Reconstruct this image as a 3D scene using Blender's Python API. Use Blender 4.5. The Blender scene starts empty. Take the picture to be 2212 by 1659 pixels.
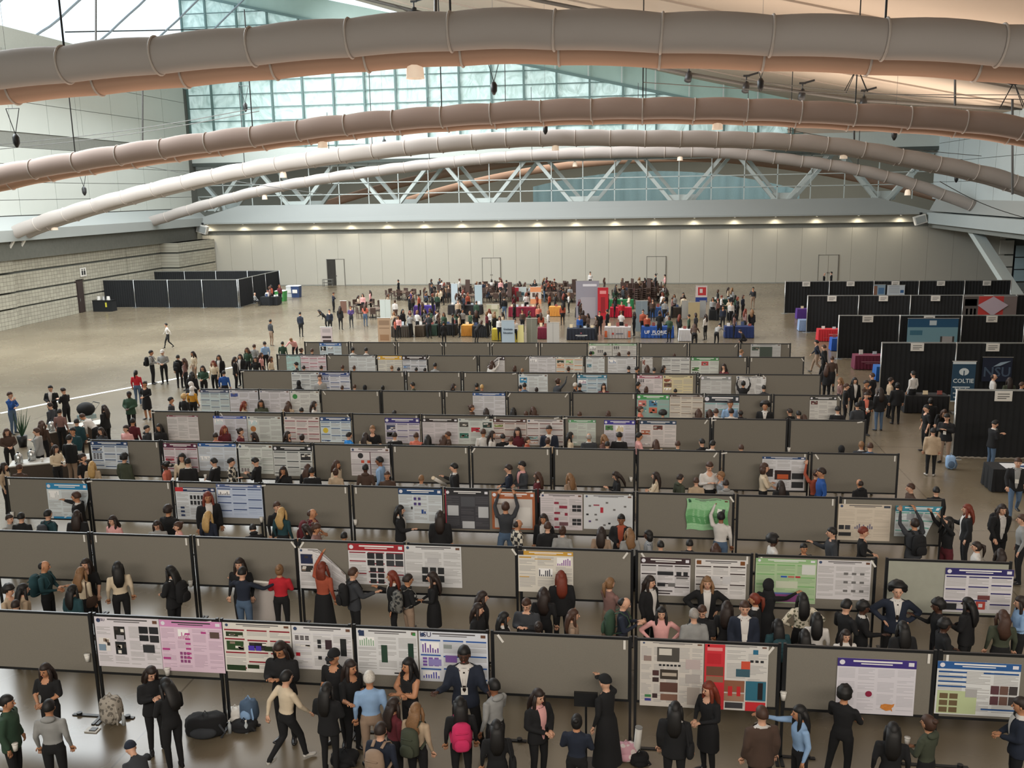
import bpy, math, random
import numpy as np
from mathutils import Matrix, Vector
S = bpy.context.scene
COL = S.collection
PI = math.pi
# ---------------------------------------------------------------- camera
CAMZ = 9.66
FOC = 2042.0
PIT, YAW, ROL = math.radians(11.47), math.radians(7.80), math.radians(1.04)
fw = Vector((-math.sin(YAW) * math.cos(PIT), math.cos(YAW) * math.cos(PIT), -math.sin(PIT)))
rt0 = Vector((math.cos(YAW), math.sin(YAW), 0))
dn0 = fw.cross(rt0)
rt = math.cos(ROL) * rt0 + math.sin(ROL) * dn0
dn = -math.sin(ROL) * rt0 + math.cos(ROL) * dn0
cd = bpy.data.cameras.new('camera'); cam = bpy.data.objects.new('camera', cd); COL.objects.link(cam)
cd.sensor_width = 36; cd.lens = FOC / 2212 * 36; cd.clip_end = 600; cd.clip_start = .1
cam.matrix_world = Matrix(((rt.x, -dn.x, -fw.x, 0), (rt.y, -dn.y, -fw.y, 0), (rt.z, -dn.z, -fw.z, CAMZ), (0, 0, 0, 1)))
S.camera = cam

def ray(u, v): return fw + rt * ((u - 1106) / FOC) + dn * ((v - 829.5) / FOC)
def onz(u, v, z=0.0):
    d = ray(u, v); t = (z - CAMZ) / d.z; return Vector((d.x * t, d.y * t, z))
def ony(u, v, Y):
    d = ray(u, v); t = Y / d.y; return Vector((d.x * t, Y, CAMZ + d.z * t))
def onx(u, v, X):
    d = ray(u, v); t = X / d.x; return Vector((X, d.y * t, CAMZ + d.z * t))

# ---------------------------------------------------------------- view, world, lights
S.view_settings.view_transform = 'Standard'
S.view_settings.look = 'None'
S.view_settings.gamma = 1
S.view_settings.use_curve_mapping = False
S.view_settings.exposure = 0.0
S.cycles.max_bounces = 6
S.cycles.diffuse_bounces = 3
S.cycles.glossy_bounces = 3
S.cycles.transmission_bounces = 2
S.cycles.use_denoising = True
S.cycles.sample_clamp_indirect = 6
wd = bpy.data.worlds.new('world'); S.world = wd; wd.use_nodes = True
wd.node_tree.nodes['Background'].inputs[0].default_value = (.80, .93, 1.0, 1)
wd.node_tree.nodes['Background'].inputs[1].default_value = 1.5

def area(name, loc, to, sx, sy, power, col):
    l = bpy.data.lights.new(name, 'AREA'); l.shape = 'RECTANGLE'; l.size = sx; l.size_y = sy
    l.energy = power; l.color = col
    o = bpy.data.objects.new(name, l); COL.objects.link(o); o.location = loc
    d = Vector(to) - Vector(loc)
    o.rotation_euler = d.to_track_quat('-Z', 'Y').to_euler()
    o['kind'] = 'helper'
    return o
area('skylight_daylight', (-40, 62, 27), (-14, 60, 0), 60, 14, 31000, (.92, .975, 1.0))
area('added_overhead_fill', (-10, 78, 21.5), (-10, 78, 0), 34, 26, 9000, (.97, .98, 1.0))  # unseen fill added over the far part of the hall
area('added_overhead_fill', (-3, 34, 11.8), (-3, 34, 0), 40, 10, 1250, (1.0, .92, .83))  # unseen fill added below the ducts to brighten boards and people
area('added_overhead_fill', (-3, 57, 11.8), (-3, 57, 0), 50, 10, 2200, (1.0, .95, .9))  # another added overhead fill, farther back, no fixture there
area('added_front_fill', (2, 0, 11.5), (-2, 26, 0), 44, 3, 1750, (1.0, .89, .78)).data.spread = 1.5  # added fill from the camera side, brightens the board fronts
area('unseen_warm_uplight', (9, 78, 14.2), (9, 78, 30), 36, 8, 2600, (1.0, .82, .68))  # unseen, added to brighten the ceiling from below
area('unseen_warm_uplight', (6, 57, 14.6), (6, 57, 30), 36, 8, 1300, (1.0, .82, .68))  # unseen too, added for the nearer ceiling
area('unseen_warm_uplight', (-4, 31, 8.0), (-4, 29, 20), 44, 2, 1300, (1.0, .70, .52))  # unseen fill added to warm the nearest ducts from below
area('unseen_warm_uplight', (-4, 52, 8.0), (-4, 50, 20), 60, 2, 2400, (1.0, .78, .64))  # unseen fill added to warm the second ducts from below
area('added_duct_fill', (-6, 20, 5.5), (-6, 26, 14), 44, 2, 420, (1.0, .92, .84))  # added fill under the nearest duct, no fixture there
area('added_wall_fill', (-38, 50, 12), (-48.4, 72, 5), 40, 3, 5200, (.97, 1, .98))  # added fill brightening the left wall, no lamp there
area('added_next_hall_fill', (-5, 122, 15.5), (-5, 122, 0), 80, 16, 9000, (1.0, .97, .9))  # unseen fill added to brighten the neighbouring hall

# ---------------------------------------------------------------- materials
def lin(c):
    if isinstance(c, str):
        c = c.lstrip('#'); c = [int(c[i:i + 2], 16) for i in (0, 2, 4)]
    return tuple((x / 255 / 12.92) if x / 255 <= .04045 else ((x / 255 + .055) / 1.055) ** 2.4 for x in c)
MATS = {}
def M(name, col, rough=.7, var=.12, scale=6., metal=0., bump=0., emit=None, es=0., spec=None):
    if name in MATS: return MATS[name]
    m = bpy.data.materials.new(name); m.use_nodes = True
    nt = m.node_tree; b = nt.nodes['Principled BSDF']
    c = lin(col)
    b.inputs['Roughness'].default_value = rough; b.inputs['Metallic'].default_value = metal
    if spec is not None: b.inputs['Specular IOR Level'].default_value = spec
    b.inputs['Base Color'].default_value = (*c, 1)
    if var > 0:
        n = nt.nodes.new('ShaderNodeTexNoise'); n.inputs['Scale'].default_value = scale
        tc = nt.nodes.new('ShaderNodeTexCoord'); nt.links.new(tc.outputs['Object'], n.inputs['Vector'])
        mx = nt.nodes.new('ShaderNodeMix'); mx.data_type = 'RGBA'
        mx.inputs[6].default_value = (*[x * (1 - var) for x in c], 1)
        mx.inputs[7].default_value = (*[min(1, x * (1 + var)) for x in c], 1)
        nt.links.new(n.outputs['Fac'], mx.inputs[0]); nt.links.new(mx.outputs[2], b.inputs['Base Color'])
        if bump:
            bp = nt.nodes.new('ShaderNodeBump'); bp.inputs['Strength'].default_value = bump
            nt.links.new(n.outputs['Fac'], bp.inputs['Height']); nt.links.new(bp.outputs[0], b.inputs['Normal'])
    if emit is not None:
        b.inputs['Emission Color'].default_value = (*lin(emit), 1); b.inputs['Emission Strength'].default_value = es
    MATS[name] = m
    return m
def mnodes(m): return m.node_tree, m.node_tree.nodes['Principled BSDF']

def floor_mat():
    m = M('polished_concrete', '#7d725f', .22, 0, spec=.35)
    nt, b = mnodes(m); N = nt.nodes.new; L = nt.links.new
    tc = N('ShaderNodeTexCoord')
    n1 = N('ShaderNodeTexNoise'); n1.inputs['Scale'].default_value = .12; n1.inputs['Detail'].default_value = 3
    n2 = N('ShaderNodeTexNoise'); n2.inputs['Scale'].default_value = .7; n2.inputs['Detail'].default_value = 3
    L(tc.outputs['Object'], n1.inputs['Vector']); L(tc.outputs['Object'], n2.inputs['Vector'])
    r = N('ShaderNodeValToRGB'); e = r.color_ramp.elements
    e[0].position = .32; e[0].color = (*lin('#665c4c'), 1); e[1].position = .68; e[1].color = (*lin('#7c7260'), 1)
    L(n1.outputs['Fac'], r.inputs[0])
    mx = N('ShaderNodeMix'); mx.data_type = 'RGBA'; mx.blend_type = 'MULTIPLY'; mx.inputs[0].default_value = .4
    r2 = N('ShaderNodeValToRGB'); e = r2.color_ramp.elements
    e[0].position = .3; e[0].color = (.91, .90, .89, 1); e[1].position = .62; e[1].color = (1.05, 1.05, 1.05, 1)
    L(n2.outputs['Fac'], r2.inputs[0]); L(r.outputs[0], mx.inputs[6]); L(r2.outputs[0], mx.inputs[7])
    # saw-cut joints
    bk = N('ShaderNodeTexBrick'); bk.offset = 0; bk.inputs['Scale'].default_value = 1
    bk.inputs['Brick Width'].default_value = 9.0; bk.inputs['Row Height'].default_value = 9.0
    bk.inputs['Mortar Size'].default_value = .022
    bk.inputs['Color1'].default_value = bk.inputs['Color2'].default_value = (1, 1, 1, 1)
    bk.inputs['Mortar'].default_value = (.5, .48, .45, 1)
    L(tc.outputs['Object'], bk.inputs['Vector'])
    m2 = N('ShaderNodeMix'); m2.data_type = 'RGBA'; m2.blend_type = 'MULTIPLY'; m2.inputs[0].default_value = .8
    L(mx.outputs[2], m2.inputs[6]); L(bk.outputs['Color'], m2.inputs[7]); L(m2.outputs[2], b.inputs['Base Color'])
    rr = N('ShaderNodeMapRange'); rr.inputs[3].default_value = .24; rr.inputs[4].default_value = .30
    L(n2.outputs['Fac'], rr.inputs[0]); L(rr.outputs[0], b.inputs['Roughness'])
    return m
def masonry_mat():
    m = M('split_face_block', '#8f8d80', .9, 0)
    nt, b = mnodes(m); N = nt.nodes.new; L = nt.links.new
    tc = N('ShaderNodeTexCoord'); mp = N('ShaderNodeMapping'); mp.inputs['Rotation'].default_value = (PI / 2, 0, PI / 2)
    mp.vector_type = 'TEXTURE'
    bk = N('ShaderNodeTexBrick'); bk.offset = 0; bk.inputs['Scale'].default_value = 1
    bk.inputs['Brick Width'].default_value = .4; bk.inputs['Row Height'].default_value = .3
    bk.inputs['Mortar Size'].default_value = .014
    bk.inputs['Color1'].default_value = (*lin('#aba899'), 1); bk.inputs['Color2'].default_value = (*lin('#9d9a8c'), 1)
    bk.inputs['Mortar'].default_value = (*lin('#6a685e'), 1)
    L(tc.outputs['Object'], mp.inputs[0]); L(mp.outputs[0], bk.inputs['Vector']); L(bk.outputs['Color'], b.inputs['Base Color'])
    return m
def sheet_mat():   # wrinkled translucent sheets with daylight behind
    m = M('daylit_sheet', '#b9cfcb', .5, 0)
    nt, b = mnodes(m); N = nt.nodes.new; L = nt.links.new
    tc = N('ShaderNodeTexCoord')
    n1 = N('ShaderNodeTexNoise'); n1.inputs['Scale'].default_value = .55; n1.inputs['Detail'].default_value = 5; n1.inputs['Distortion'].default_value = 2.2
    mp = N('ShaderNodeMapping'); mp.inputs['Scale'].default_value = (1.0, 1, .8)
    L(tc.outputs['Object'], mp.inputs[0]); L(mp.outputs[0], n1.inputs['Vector'])
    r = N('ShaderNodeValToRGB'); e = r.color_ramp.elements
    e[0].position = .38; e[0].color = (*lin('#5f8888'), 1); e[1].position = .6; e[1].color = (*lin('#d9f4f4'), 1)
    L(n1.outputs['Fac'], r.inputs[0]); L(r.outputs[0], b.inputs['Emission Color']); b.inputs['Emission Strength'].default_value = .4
    bp = N('ShaderNodeBump'); bp.inputs['Strength'].default_value = .6; bp.inputs['Distance'].default_value = .3
    L(n1.outputs['Fac'], bp.inputs['Height']); L(bp.outputs[0], b.inputs['Normal'])
    return m
def attr_mat(name, rough=.6):
    m = M(name, '#ffffff', rough, 0)
    nt, b = mnodes(m); a = nt.nodes.new('ShaderNodeAttribute'); a.attribute_name = 'Col'
    nt.links.new(a.outputs['Color'], b.inputs['Base Color'])
    return m
def pattern_mat(name, kind, c1, c2, sc):
    m = M(name, c1, .85, 0)
    nt, b = mnodes(m); N = nt.nodes.new; L = nt.links.new
    tc = N('ShaderNodeTexCoord'); mx = N('ShaderNodeMix'); mx.data_type = 'RGBA'
    mx.inputs[6].default_value = (*lin(c1), 1); mx.inputs[7].default_value = (*lin(c2), 1)
    if kind == 'check':
        t = N('ShaderNodeTexChecker'); t.inputs['Scale'].default_value = sc; L(tc.outputs['Object'], t.inputs[0]); L(t.outputs['Fac'], mx.inputs[0])
    elif kind == 'stripe':
        t = N('ShaderNodeTexWave'); t.bands_direction = 'Z'; t.inputs['Scale'].default_value = sc; L(tc.outputs['Object'], t.inputs[0]); L(t.outputs['Fac'], mx.inputs[0])
    else:
        t = N('ShaderNodeTexVoronoi'); t.inputs['Scale'].default_value = sc; g = N('ShaderNodeMath'); g.operation = 'LESS_THAN'; g.inputs[1].default_value = .42
        L(tc.outputs['Object'], t.inputs['Vector']); L(t.outputs['Distance'], g.inputs[0]); L(g.outputs[0], mx.inputs[0])
    L(mx.outputs[2], b.inputs['Base Color'])
    return m
def drape_mat(name, c): return M(name, c, .85, .25, 3.)
PRINT = attr_mat('printed_paper', .55)
CLOTHPRINT = attr_mat('printed_cloth', .8)
BLACK = M('black_metal', '#15171a', .45, .1)
WHITE = M('white_paper', '#d8d6d0', .6, .04)
TAUPE = M('taupe_fabric_panel', '#77736a', .95, .10, 60.)
CHROME = M('brushed_aluminium', '#b9bcbc', .3, .05, metal=.8)
WARMW = M('cream_lamp_fabric', '#e9dccb', .7, .05, emit='#ffe2c4', es=.35)

# ---------------------------------------------------------------- mesh builder
class MB:
    def __init__(s): s.v = []; s.f = []; s.m = []; s.c = []
    def face(s, idx, mi=0, col=None): s.f.append(idx); s.m.append(mi); s.c.append(col)
    def quad(s, a, b, c, d, mi=0, col=None):
        n = len(s.v); s.v += [tuple(a), tuple(b), tuple(c), tuple(d)]; s.face((n, n + 1, n + 2, n + 3), mi, col)
    def poly(s, pts, mi=0, col=None):
        n = len(s.v); s.v += [tuple(p) for p in pts]; s.face(tuple(range(n, n + len(pts))), mi, col)
    def box(s, x0, y0, z0, x1, y1, z1, mi=0, col=None, mat=None):
        n = len(s.v); P = [(x0, y0, z0), (x1, y0, z0), (x1, y1, z0), (x0, y1, z0), (x0, y0, z1), (x1, y0, z1), (x1, y1, z1), (x0, y1, z1)]
        if mat is not None: P = [tuple(mat @ Vector(p)) for p in P]
        s.v += P
        for q in ((0, 3, 2, 1), (4, 5, 6, 7), (0, 1, 5, 4), (1, 2, 6, 5), (2, 3, 7, 6), (3, 0, 4, 7)):
            s.face(tuple(n + i for i in q), mi, col)
    def bar(s, a, b, w, h=None, mi=0, up=(0, 0, 1)):
        a = Vector(a); b = Vector(b); h = h or w; d = (b - a).normalized()
        x = d.cross(Vector(up))
        if x.length < 1e-3: x = d.cross(Vector((0, 1, 0)))
        x.normalize(); y = x.cross(d).normalized(); n = len(s.v)
        for p in (a, b):
            for i, j in ((-1, -1), (1, -1), (1, 1), (-1, 1)): s.v.append(tuple(p + x * (i * w / 2) + y * (j * h / 2)))
        for q in ((0, 1, 2, 3), (7, 6, 5, 4), (0, 4, 5, 1), (1, 5, 6, 2), (2, 6, 7, 3), (3, 7, 4, 0)): s.face(tuple(n + i for i in q), mi)
    def tube(s, pts, rad, n=8, mi=0, cap=True, ref=(1, 0, 0)):
        """rad: list of r or (rx, ry)"""
        pts = [Vector(p) for p in pts]
        if not isinstance(rad, (list, tuple)): rad = [rad] * len(pts)
        base = len(s.v); K = len(pts)
        for i, p in enumerate(pts):
            d = (pts[min(i + 1, K - 1)] - pts[max(i - 1, 0)]).normalized()
            x = Vector(ref) - d * d.dot(Vector(ref))
            if x.length < 1e-3: x = Vector((0, 1, 0)) - d * d.y
            x.normalize(); y = d.cross(x)
            r = rad[i]; rx, ry = (r, r) if not isinstance(r, (list, tuple)) else r
            for k in range(n):
                a = 2 * PI * k / n; s.v.append(tuple(p + x * (math.cos(a) * rx) + y * (math.sin(a) * ry)))
        for i in range(K - 1):
            for k in range(n):
                k2 = (k + 1) % n; s.face((base + i * n + k, base + i * n + k2, base + (i + 1) * n + k2, base + (i + 1) * n + k), mi)
        if cap:
            s.face(tuple(base + k for k in reversed(range(n))), mi); s.face(tuple(base + (K - 1) * n + k for k in range(n)), mi)
    def ell(s, c, r, nu=12, nv=8, mi=0, mat=None, fn=None):
        base = len(s.v); c = Vector(c)
        for j in range(nv + 1):
            t = PI * j / nv
            for i in range(nu):
                a = 2 * PI * i / nu
                d = Vector((math.sin(t) * math.cos(a), math.sin(t) * math.sin(a), math.cos(t)))
                k = fn(d) if fn else 1
                p = Vector((d.x * r[0], d.y * r[1], d.z * r[2])) * k
                if mat is not None: p = mat @ p
                s.v.append(tuple(c + p))
        for j in range(nv):
            for i in range(nu):
                i2 = (i + 1) % nu; s.face((base + j * nu + i, base + (j + 1) * nu + i, base + (j + 1) * nu + i2, base + j * nu + i2), mi)
    def mesh(s, name, mats, smooth=False):
        me = bpy.data.meshes.new(name); me.from_pydata(s.v, [], s.f)
        for m in (mats if isinstance(mats, (list, tuple)) else [mats]): me.materials.append(m)
        me.polygons.foreach_set('material_index', s.m)
        if smooth: me.polygons.foreach_set('use_smooth', [True] * len(s.f))
        if any(c is not None for c in s.c):
            at = me.color_attributes.new('Col', 'FLOAT_COLOR', 'CORNER'); arr = []
            for f, c in zip(s.f, s.c):
                q = (*lin(c), 1.0) if c is not None else (.8, .8, .8, 1.0)
                for _ in f: arr.extend(q)
            at.data.foreach_set('color', arr)
        me.update()
        return me
    def build(s, name, mats, parent=None, smooth=False, loc=None):
        return put(name, s.mesh(name, mats, smooth), parent, loc)
def put(name, data, parent=None, loc=None, rz=0, sc=None):
    o = bpy.data.objects.new(name, data); COL.objects.link(o)
    if parent is not None: o.parent = parent
    if loc is not None: o.location = loc
    if rz: o.rotation_euler = (0, 0, rz)
    if sc: o.scale = sc if isinstance(sc, (tuple, list)) else (sc, sc, sc)
    return o
LABELS = set()
def tag(o, label, cat, group=None, kind=None):
    o['label'] = label; o['category'] = cat
    if group: o['group'] = group
    if kind: o['kind'] = kind
    LABELS.add(label)
    return o
def thing(name, label, cat, loc=(0, 0, 0), rz=0, group=None):
    return tag(put(name, None, None, loc, rz), label, cat, group)
def struct(o): o['kind'] = 'structure'; return o
ORD = ['first', 'second', 'third', 'fourth', 'fifth', 'sixth', 'seventh', 'eighth', 'ninth', 'tenth', 'eleventh', 'twelfth']
def text_mesh(txt, size, mat, extrude=.002, bold=0.):
    cu = bpy.data.curves.new('lettering', 'FONT'); cu.body = txt; cu.size = size; cu.extrude = extrude; cu.offset = bold
    cu.align_x = 'CENTER'; cu.align_y = 'CENTER'; cu.resolution_u = 2
    o = bpy.data.objects.new('lettering', cu); COL.objects.link(o)
    dg = bpy.context.evaluated_depsgraph_get(); me = bpy.data.meshes.new_from_object(o.evaluated_get(dg))
    bpy.data.objects.remove(o); me.materials.clear(); me.materials.append(mat)
    return me
def lettering(txt, size, mat, parent, loc, rot=(PI / 2, 0, 0), bold=0.):
    o = put('lettering', text_mesh(txt, size, mat, bold=bold), parent, loc); o.rotation_euler = rot
    return o
# ================================================================ setting
mb = MB(); mb.box(-60, -4, -.3, 60, 150, 0)
fl = struct(mb.build('floor', floor_mat()))
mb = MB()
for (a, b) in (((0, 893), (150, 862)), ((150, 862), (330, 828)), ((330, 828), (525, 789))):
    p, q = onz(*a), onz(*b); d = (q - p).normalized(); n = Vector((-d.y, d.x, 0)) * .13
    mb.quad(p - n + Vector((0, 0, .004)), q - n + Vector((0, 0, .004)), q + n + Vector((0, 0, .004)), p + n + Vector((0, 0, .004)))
struct(mb.build('floor_sun_strip', M('painted_sun_strip', '#e6e8e6', .5, .05), fl))  # white strip painted in place of a streak of sunlight

PALE = M('pale_wall_panel', '#bdc2bc', .75, .04, .3)
FASC = M('pale_fascia', '#989d9b', .6, .03, .3)
DARKR = M('shadow_gap', '#5f625d', .9, .1)
OPW = M('operable_wall_panel', '#a9a69b', .8, .03, .4)
GREYS = M('grey_soffit', '#7e807a', .85, .1)
STEEL = M('painted_steel', '#b6bfbc', .5, .04)
FABR = M('ceiling_fabric', '#b5a797', .9, .06, .2)

def plain_wall(name, x0, y0, z0, x1, y1, z1, mat):
    m = MB(); m.box(x0, y0, z0, x1, y1, z1); return struct(m.build(name, mat))
# left wall: core, masonry base, ledge, upper panels
wl = plain_wall('wall_left', -49.0, -4, 0, -48.5, 101, 21.9, DARKR)
MAS = masonry_mat()
y = 67.8
for (z0, z1) in ((0.0, 1.42), (1.56, 2.62), (2.78, 4.12), (4.3, 5.2)):
    for (ya, yb, xx) in ((67.9, 76.1, -48.32), (77.4, 84.6, -48.32), (84.7, 91.3, -48.32), (50, 59, -48.1), (59.1, 67.75, -48.1)):
        m = MB(); m.box(-48.5, ya, z0, xx, yb, z1); m.build('masonry_course', MAS, wl)
    if z0 > 2.5:
        m = MB(); m.box(-48.5, 76.1, z0 if z0 > 3 else 2.9, -48.32, 77.4, z1); m.build('masonry_course', MAS, wl)
pier = plain_wall('wall_left_pier', -48.5, 91.5, 0, -46.6, 99.9, 5.2, DARKR)
for (z0, z1) in ((0.0, 1.42), (1.56, 2.62), (2.78, 4.12), (4.3, 5.2)):
    m = MB(); m.box(-48.4, 91.3, z0, -46.45, 99.8, z1); m.build('masonry_course', MAS, pier)
m = MB(); m.box(-48.5, -4, 5.2, -47.9, 100, 6.66); struct(m.build('trim_1', M('ribbed_dark_band', '#6a6c66', .9, .15, 4.)))
m = MB()
m.v = [(-48.5, -4, 6.66), (-47.2, -4, 6.66), (-47.2, -4, 7.5), (-48.4, -4, 8.5), (-48.5, 100, 6.66), (-47.2, 100, 6.66), (-47.2, 100, 7.5), (-48.4, 100, 8.5)]
for q in ((0, 1, 2, 3), (7, 6, 5, 4), (1, 5, 6, 2), (2, 6, 7, 3), (0, 4, 5, 1), (0, 3, 7, 4)): m.face(q)
struct(m.build('trim_2', FASC))
zs = [8.55, 9.75, 11.1, 12.5, 13.8]
zu = [14.95, 17.3, 19.6, 21.8]
for zz in (zs, zu):
    for a, b in zip(zz[:-1], zz[1:]):
        m = MB(); m.box(0, .02, .02, .12, 4.86, b - a - .02); me = m.mesh('wall_panel', PALE)
        for k in range(21): put('wall_panel', me, wl, (-48.5, -3.6 + 4.9 * k, a))
m = MB(); m.box(-48.5, -4, 13.82, -48.44, 100, 14.93); m.build('recessed_band', GREYS, wl)
# door and signs in the left wall
dr = MB(); dr.box(-48.5, 76.2, 0, -48.42, 77.3, 2.85); dd = struct(dr.build('door_1', M('dark_brown_door', '#3c3230', .5, .15)))
m = MB(); m.box(-48.42, 76.35, .05, -48.36, 77.15, 2.7); m.build('door_leaf', MATS['dark_brown_door'], dd)
m = MB(); m.tube([(-48.3, 76.5, 1.0), (-48.3, 76.5, 1.25)], .02, 6); m.build('door_handle', CHROME, dd)
t = thing('restroom_sign', 'small white restroom sign above the brown door in the stone wall', 'sign', (-48.3, 77.3, 3.1))
m = MB(); m.box(0, -.45, 0, .04, .45, .75); m.build('sign_plate', WHITE, t)
m = MB()
for dy in (-.17, .17):
    m.ell((.06, dy, .6), (.02, .07, .07), 8, 6); m.box(.05, dy - .1, .14, .07, dy + .1, .5)
m.build('figure_symbol', BLACK, t)

# far wall: operable panels, doors, cove, fascia
wf = plain_wall('wall_far', -49.6, 100.08, 0, 35.2, 100.5, 6.1, DARKR)
DOORS = [(ony(705, 560, 100).x, 2), (ony(1041, 560, 100).x, 3), (ony(1397, 553, 100).x, 4), (ony(1768, 550, 100).x, 5)]
W = 2.44; me = None
m = MB(); m.box(.008, 0, .03, W - .008, .08, 5.62); me = m.mesh('wall_panel', OPW)
for k in range(35): put('wall_panel', me, wf, (-49.6 + W * k, 100.0, 0))
m = MB(); m.box(-49.6, 99.96, 5.62, 35.2, 100.08, 6.06); m.build('track_header', GREYS, wf)
m = MB(); m.box(-49.6, 99.97, 0, 35.2, 99.998, .1); struct(m.build('baseboard_far', GREYS))
for x, n in DOORS:
    m = MB(); w = 2.02
    m.box(x, 99.93, 0, x + .05, 99.999, 2.88); m.box(x + w - .05, 99.93, 0, x + w, 99.999, 2.88); m.box(x, 99.93, 2.83, x + w, 99.999, 2.88)
    d = struct(m.build('door_%d' % n, M('door_gap_grey', '#6f6d66', .8, .1)))
    for i in range(2):
        if n == 2 and i == 0:
            m = MB(); m.box(x + .06, 99.95, .02, x + .99, 99.999, 2.82); m.build('painted_doorway_shade', M('painted_doorway_shade', '#2c2a26', .9, .4, 2), d); continue  # dark panel stands in for the shade inside the open doorway
        m = MB(); a = x + .06 + i * .96; m.box(a, 99.945, .02, a + .92, 99.999, 2.82); m.build('door_leaf', OPW, d)
        m = MB(); hx = a + (.84 if i == 0 else .04); m.box(hx, 99.90, 1.0, hx + .05, 99.945, 1.1); m.build('door_handle', BLACK, d)
cove = MB(); cove.box(-49.4, 99.55, 6.06, 28.9, 100.6, 6.82)
cv = struct(cove.build('trim_3', M('cove_metal', '#b3b0a2', .5, .05)))
LAMPD = M('downlight_glow', '#fff4dc', .5, 0, emit='#fff0d0', es=1.2)
m = MB(); m.box(-49.4, 98.9, 6.82, 28.9, 100.6, 6.98); struct(m.build('trim_4', FASC))
for k in range(19):
    x = -46.8 + 4.02 * k
    t = thing('downlight', '%s of the small downlights counted from the left end of the far cove' % (ORD + ['thirteenth', 'fourteenth', 'fifteenth', 'sixteenth', 'seventeenth', 'eighteenth', 'nineteenth'])[k], 'light', (x, 99.25, 6.80), group='downlights over the far wall')
    m = MB(); m.tube([(0, 0, -.06), (0, 0, .02)], .12, 10); m.build('housing', CHROME, t)
    m = MB(); m.tube([(0, 0, -.075), (0, 0, -.06)], .09, 10); m.build('lens', LAMPD, t)
    l = bpy.data.lights.new('downlight_beam', 'SPOT'); l.energy = 170; l.spot_size = 2.7; l.spot_blend = 1; l.color = (1, .9, .72); l.shadow_soft_size = .1
    o = bpy.data.objects.new('downlight_beam', l); COL.objects.link(o); o.parent = t; o.location = (0, -.28, -.12)
m = MB()
A = [(-49.4, 98.9, 6.98), (28.9, 98.9, 6.98), (23.4, 99.6, 8.45), (-43.2, 99.6, 8.75)]
B = [(-49.4, 101.5, 6.98), (28.9, 101.5, 6.98), (23.4, 101.5, 8.45), (-43.2, 101.5, 8.75)]
m.v = A + B
for q in ((0, 1, 2, 3), (7, 6, 5, 4), (0, 4, 5, 1), (1, 5, 6, 2), (2, 6, 7, 3), (3, 7, 4, 0)): m.face(q)
struct(m.build('trim_5', FASC))
# speaker boxes at the two ends of the cove
for x, w in ((-47.2, 'left'), (27.3, 'right')):
    t = thing('wall_speaker', 'white boxy speaker at the %s end of the far cove' % w, 'speaker', (x, 98.6, 6.0))
    mm = Matrix.Rotation(.3 if w == 'left' else -.3, 4, 'Y')
    m = MB(); m.box(-.55, -.3, -.1, .55, .3, .75, mat=mm); m.build('cabinet', WHITE, t)
    m = MB(); m.box(-.45, -.34, 0, .45, -.3, .65, mat=mm); m.build('grille', FASC, t)
    m = MB(); m.box(-.1, 0, .5, .1, .35, 1.0); m.build('bracket', BLACK, t)

# open truss between the halls
tr = thing('roof_truss', 'pale steel roof truss of V braces above the far wall', 'truss', (0, 0, 0))
nodes = [ony(x, y, 101.6).x for x, y in ((640, 444), (846, 440), (1047, 436), (1249, 434), (1463, 430), (1687, 423))]
nodes = [nodes[0] - 9.9] + nodes + [nodes[-1] + 9.9]
for dy in (0, 3.0):
    m = MB(); m.bar((-50, 101.6 + dy, 13.1), (30, 101.6 + dy, 13.1), .5, .6); m.build('top_chord', STEEL, tr)
    for x in nodes:
        for sgn in (-1, 1):
            m = MB(); m.bar((x + sgn * .45 + dy * .35, 101.6 + dy, 8.2), (x + sgn * 4.6 + dy * .35, 101.6 + dy, 13.1), .35, .62, up=(0, 1, 0)); m.build('brace', STEEL, tr)
        m = MB(); m.box(x - 1.0 + dy * .35, 101.45 + dy, 8.2, x + 1.0 + dy * .35, 101.75 + dy, 9.1); m.build('gusset_plate', STEEL, tr)
win0 = MB()
for k in range(25):
    x = -48.9 + 3.3 * k; win0.bar((x, 101.2, 8.3), (x, 101.2, 13.3), .09)
for z in (9.75, 10.95, 12.75): win0.bar((-49, 101.2, z), (30, 101.2, z), .09)
struct(win0.build('window_1', STEEL))
# the neighbouring hall seen through the truss
nb = plain_wall('wall_next_hall', -70, 138, 0, 60, 138.4, 18.0, M('next_hall_wall', '#8d8d82', .8, .1, .2))
m = MB(); m.box(-70, 101.8, 17.0, 60, 139, 17.5); m.box(-70, 101.6, 0, -69.6, 139, 18); m.box(59.6, 101.6, 0, 60, 139, 18); struct(m.build('ceiling_next_hall', M('brown_next_ceiling', '#8a7c6c', .9, .12, .15)))
m = MB()
NX = 60
for i in range(NX + 1):
    x = -14 + 34 * i / NX; yy = 126 + .35 * math.sin(i * 1.9) + .2 * math.sin(i * .7)
    top = 12.0 - .0075 * (x - 1) ** 2
    m.v += [(x, yy, 8.2), (x, yy, top)]
for i in range(NX): m.face((2 * i, 2 * i + 2, 2 * i + 3, 2 * i + 1))
tp = m.build('blue_tarpaulin', M('pale_blue_tarp', '#8fb0b8', .5, .08), None, True)
tag(tp, 'pale blue tarpaulin hanging in the hall beyond the truss', 'tarpaulin')

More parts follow.
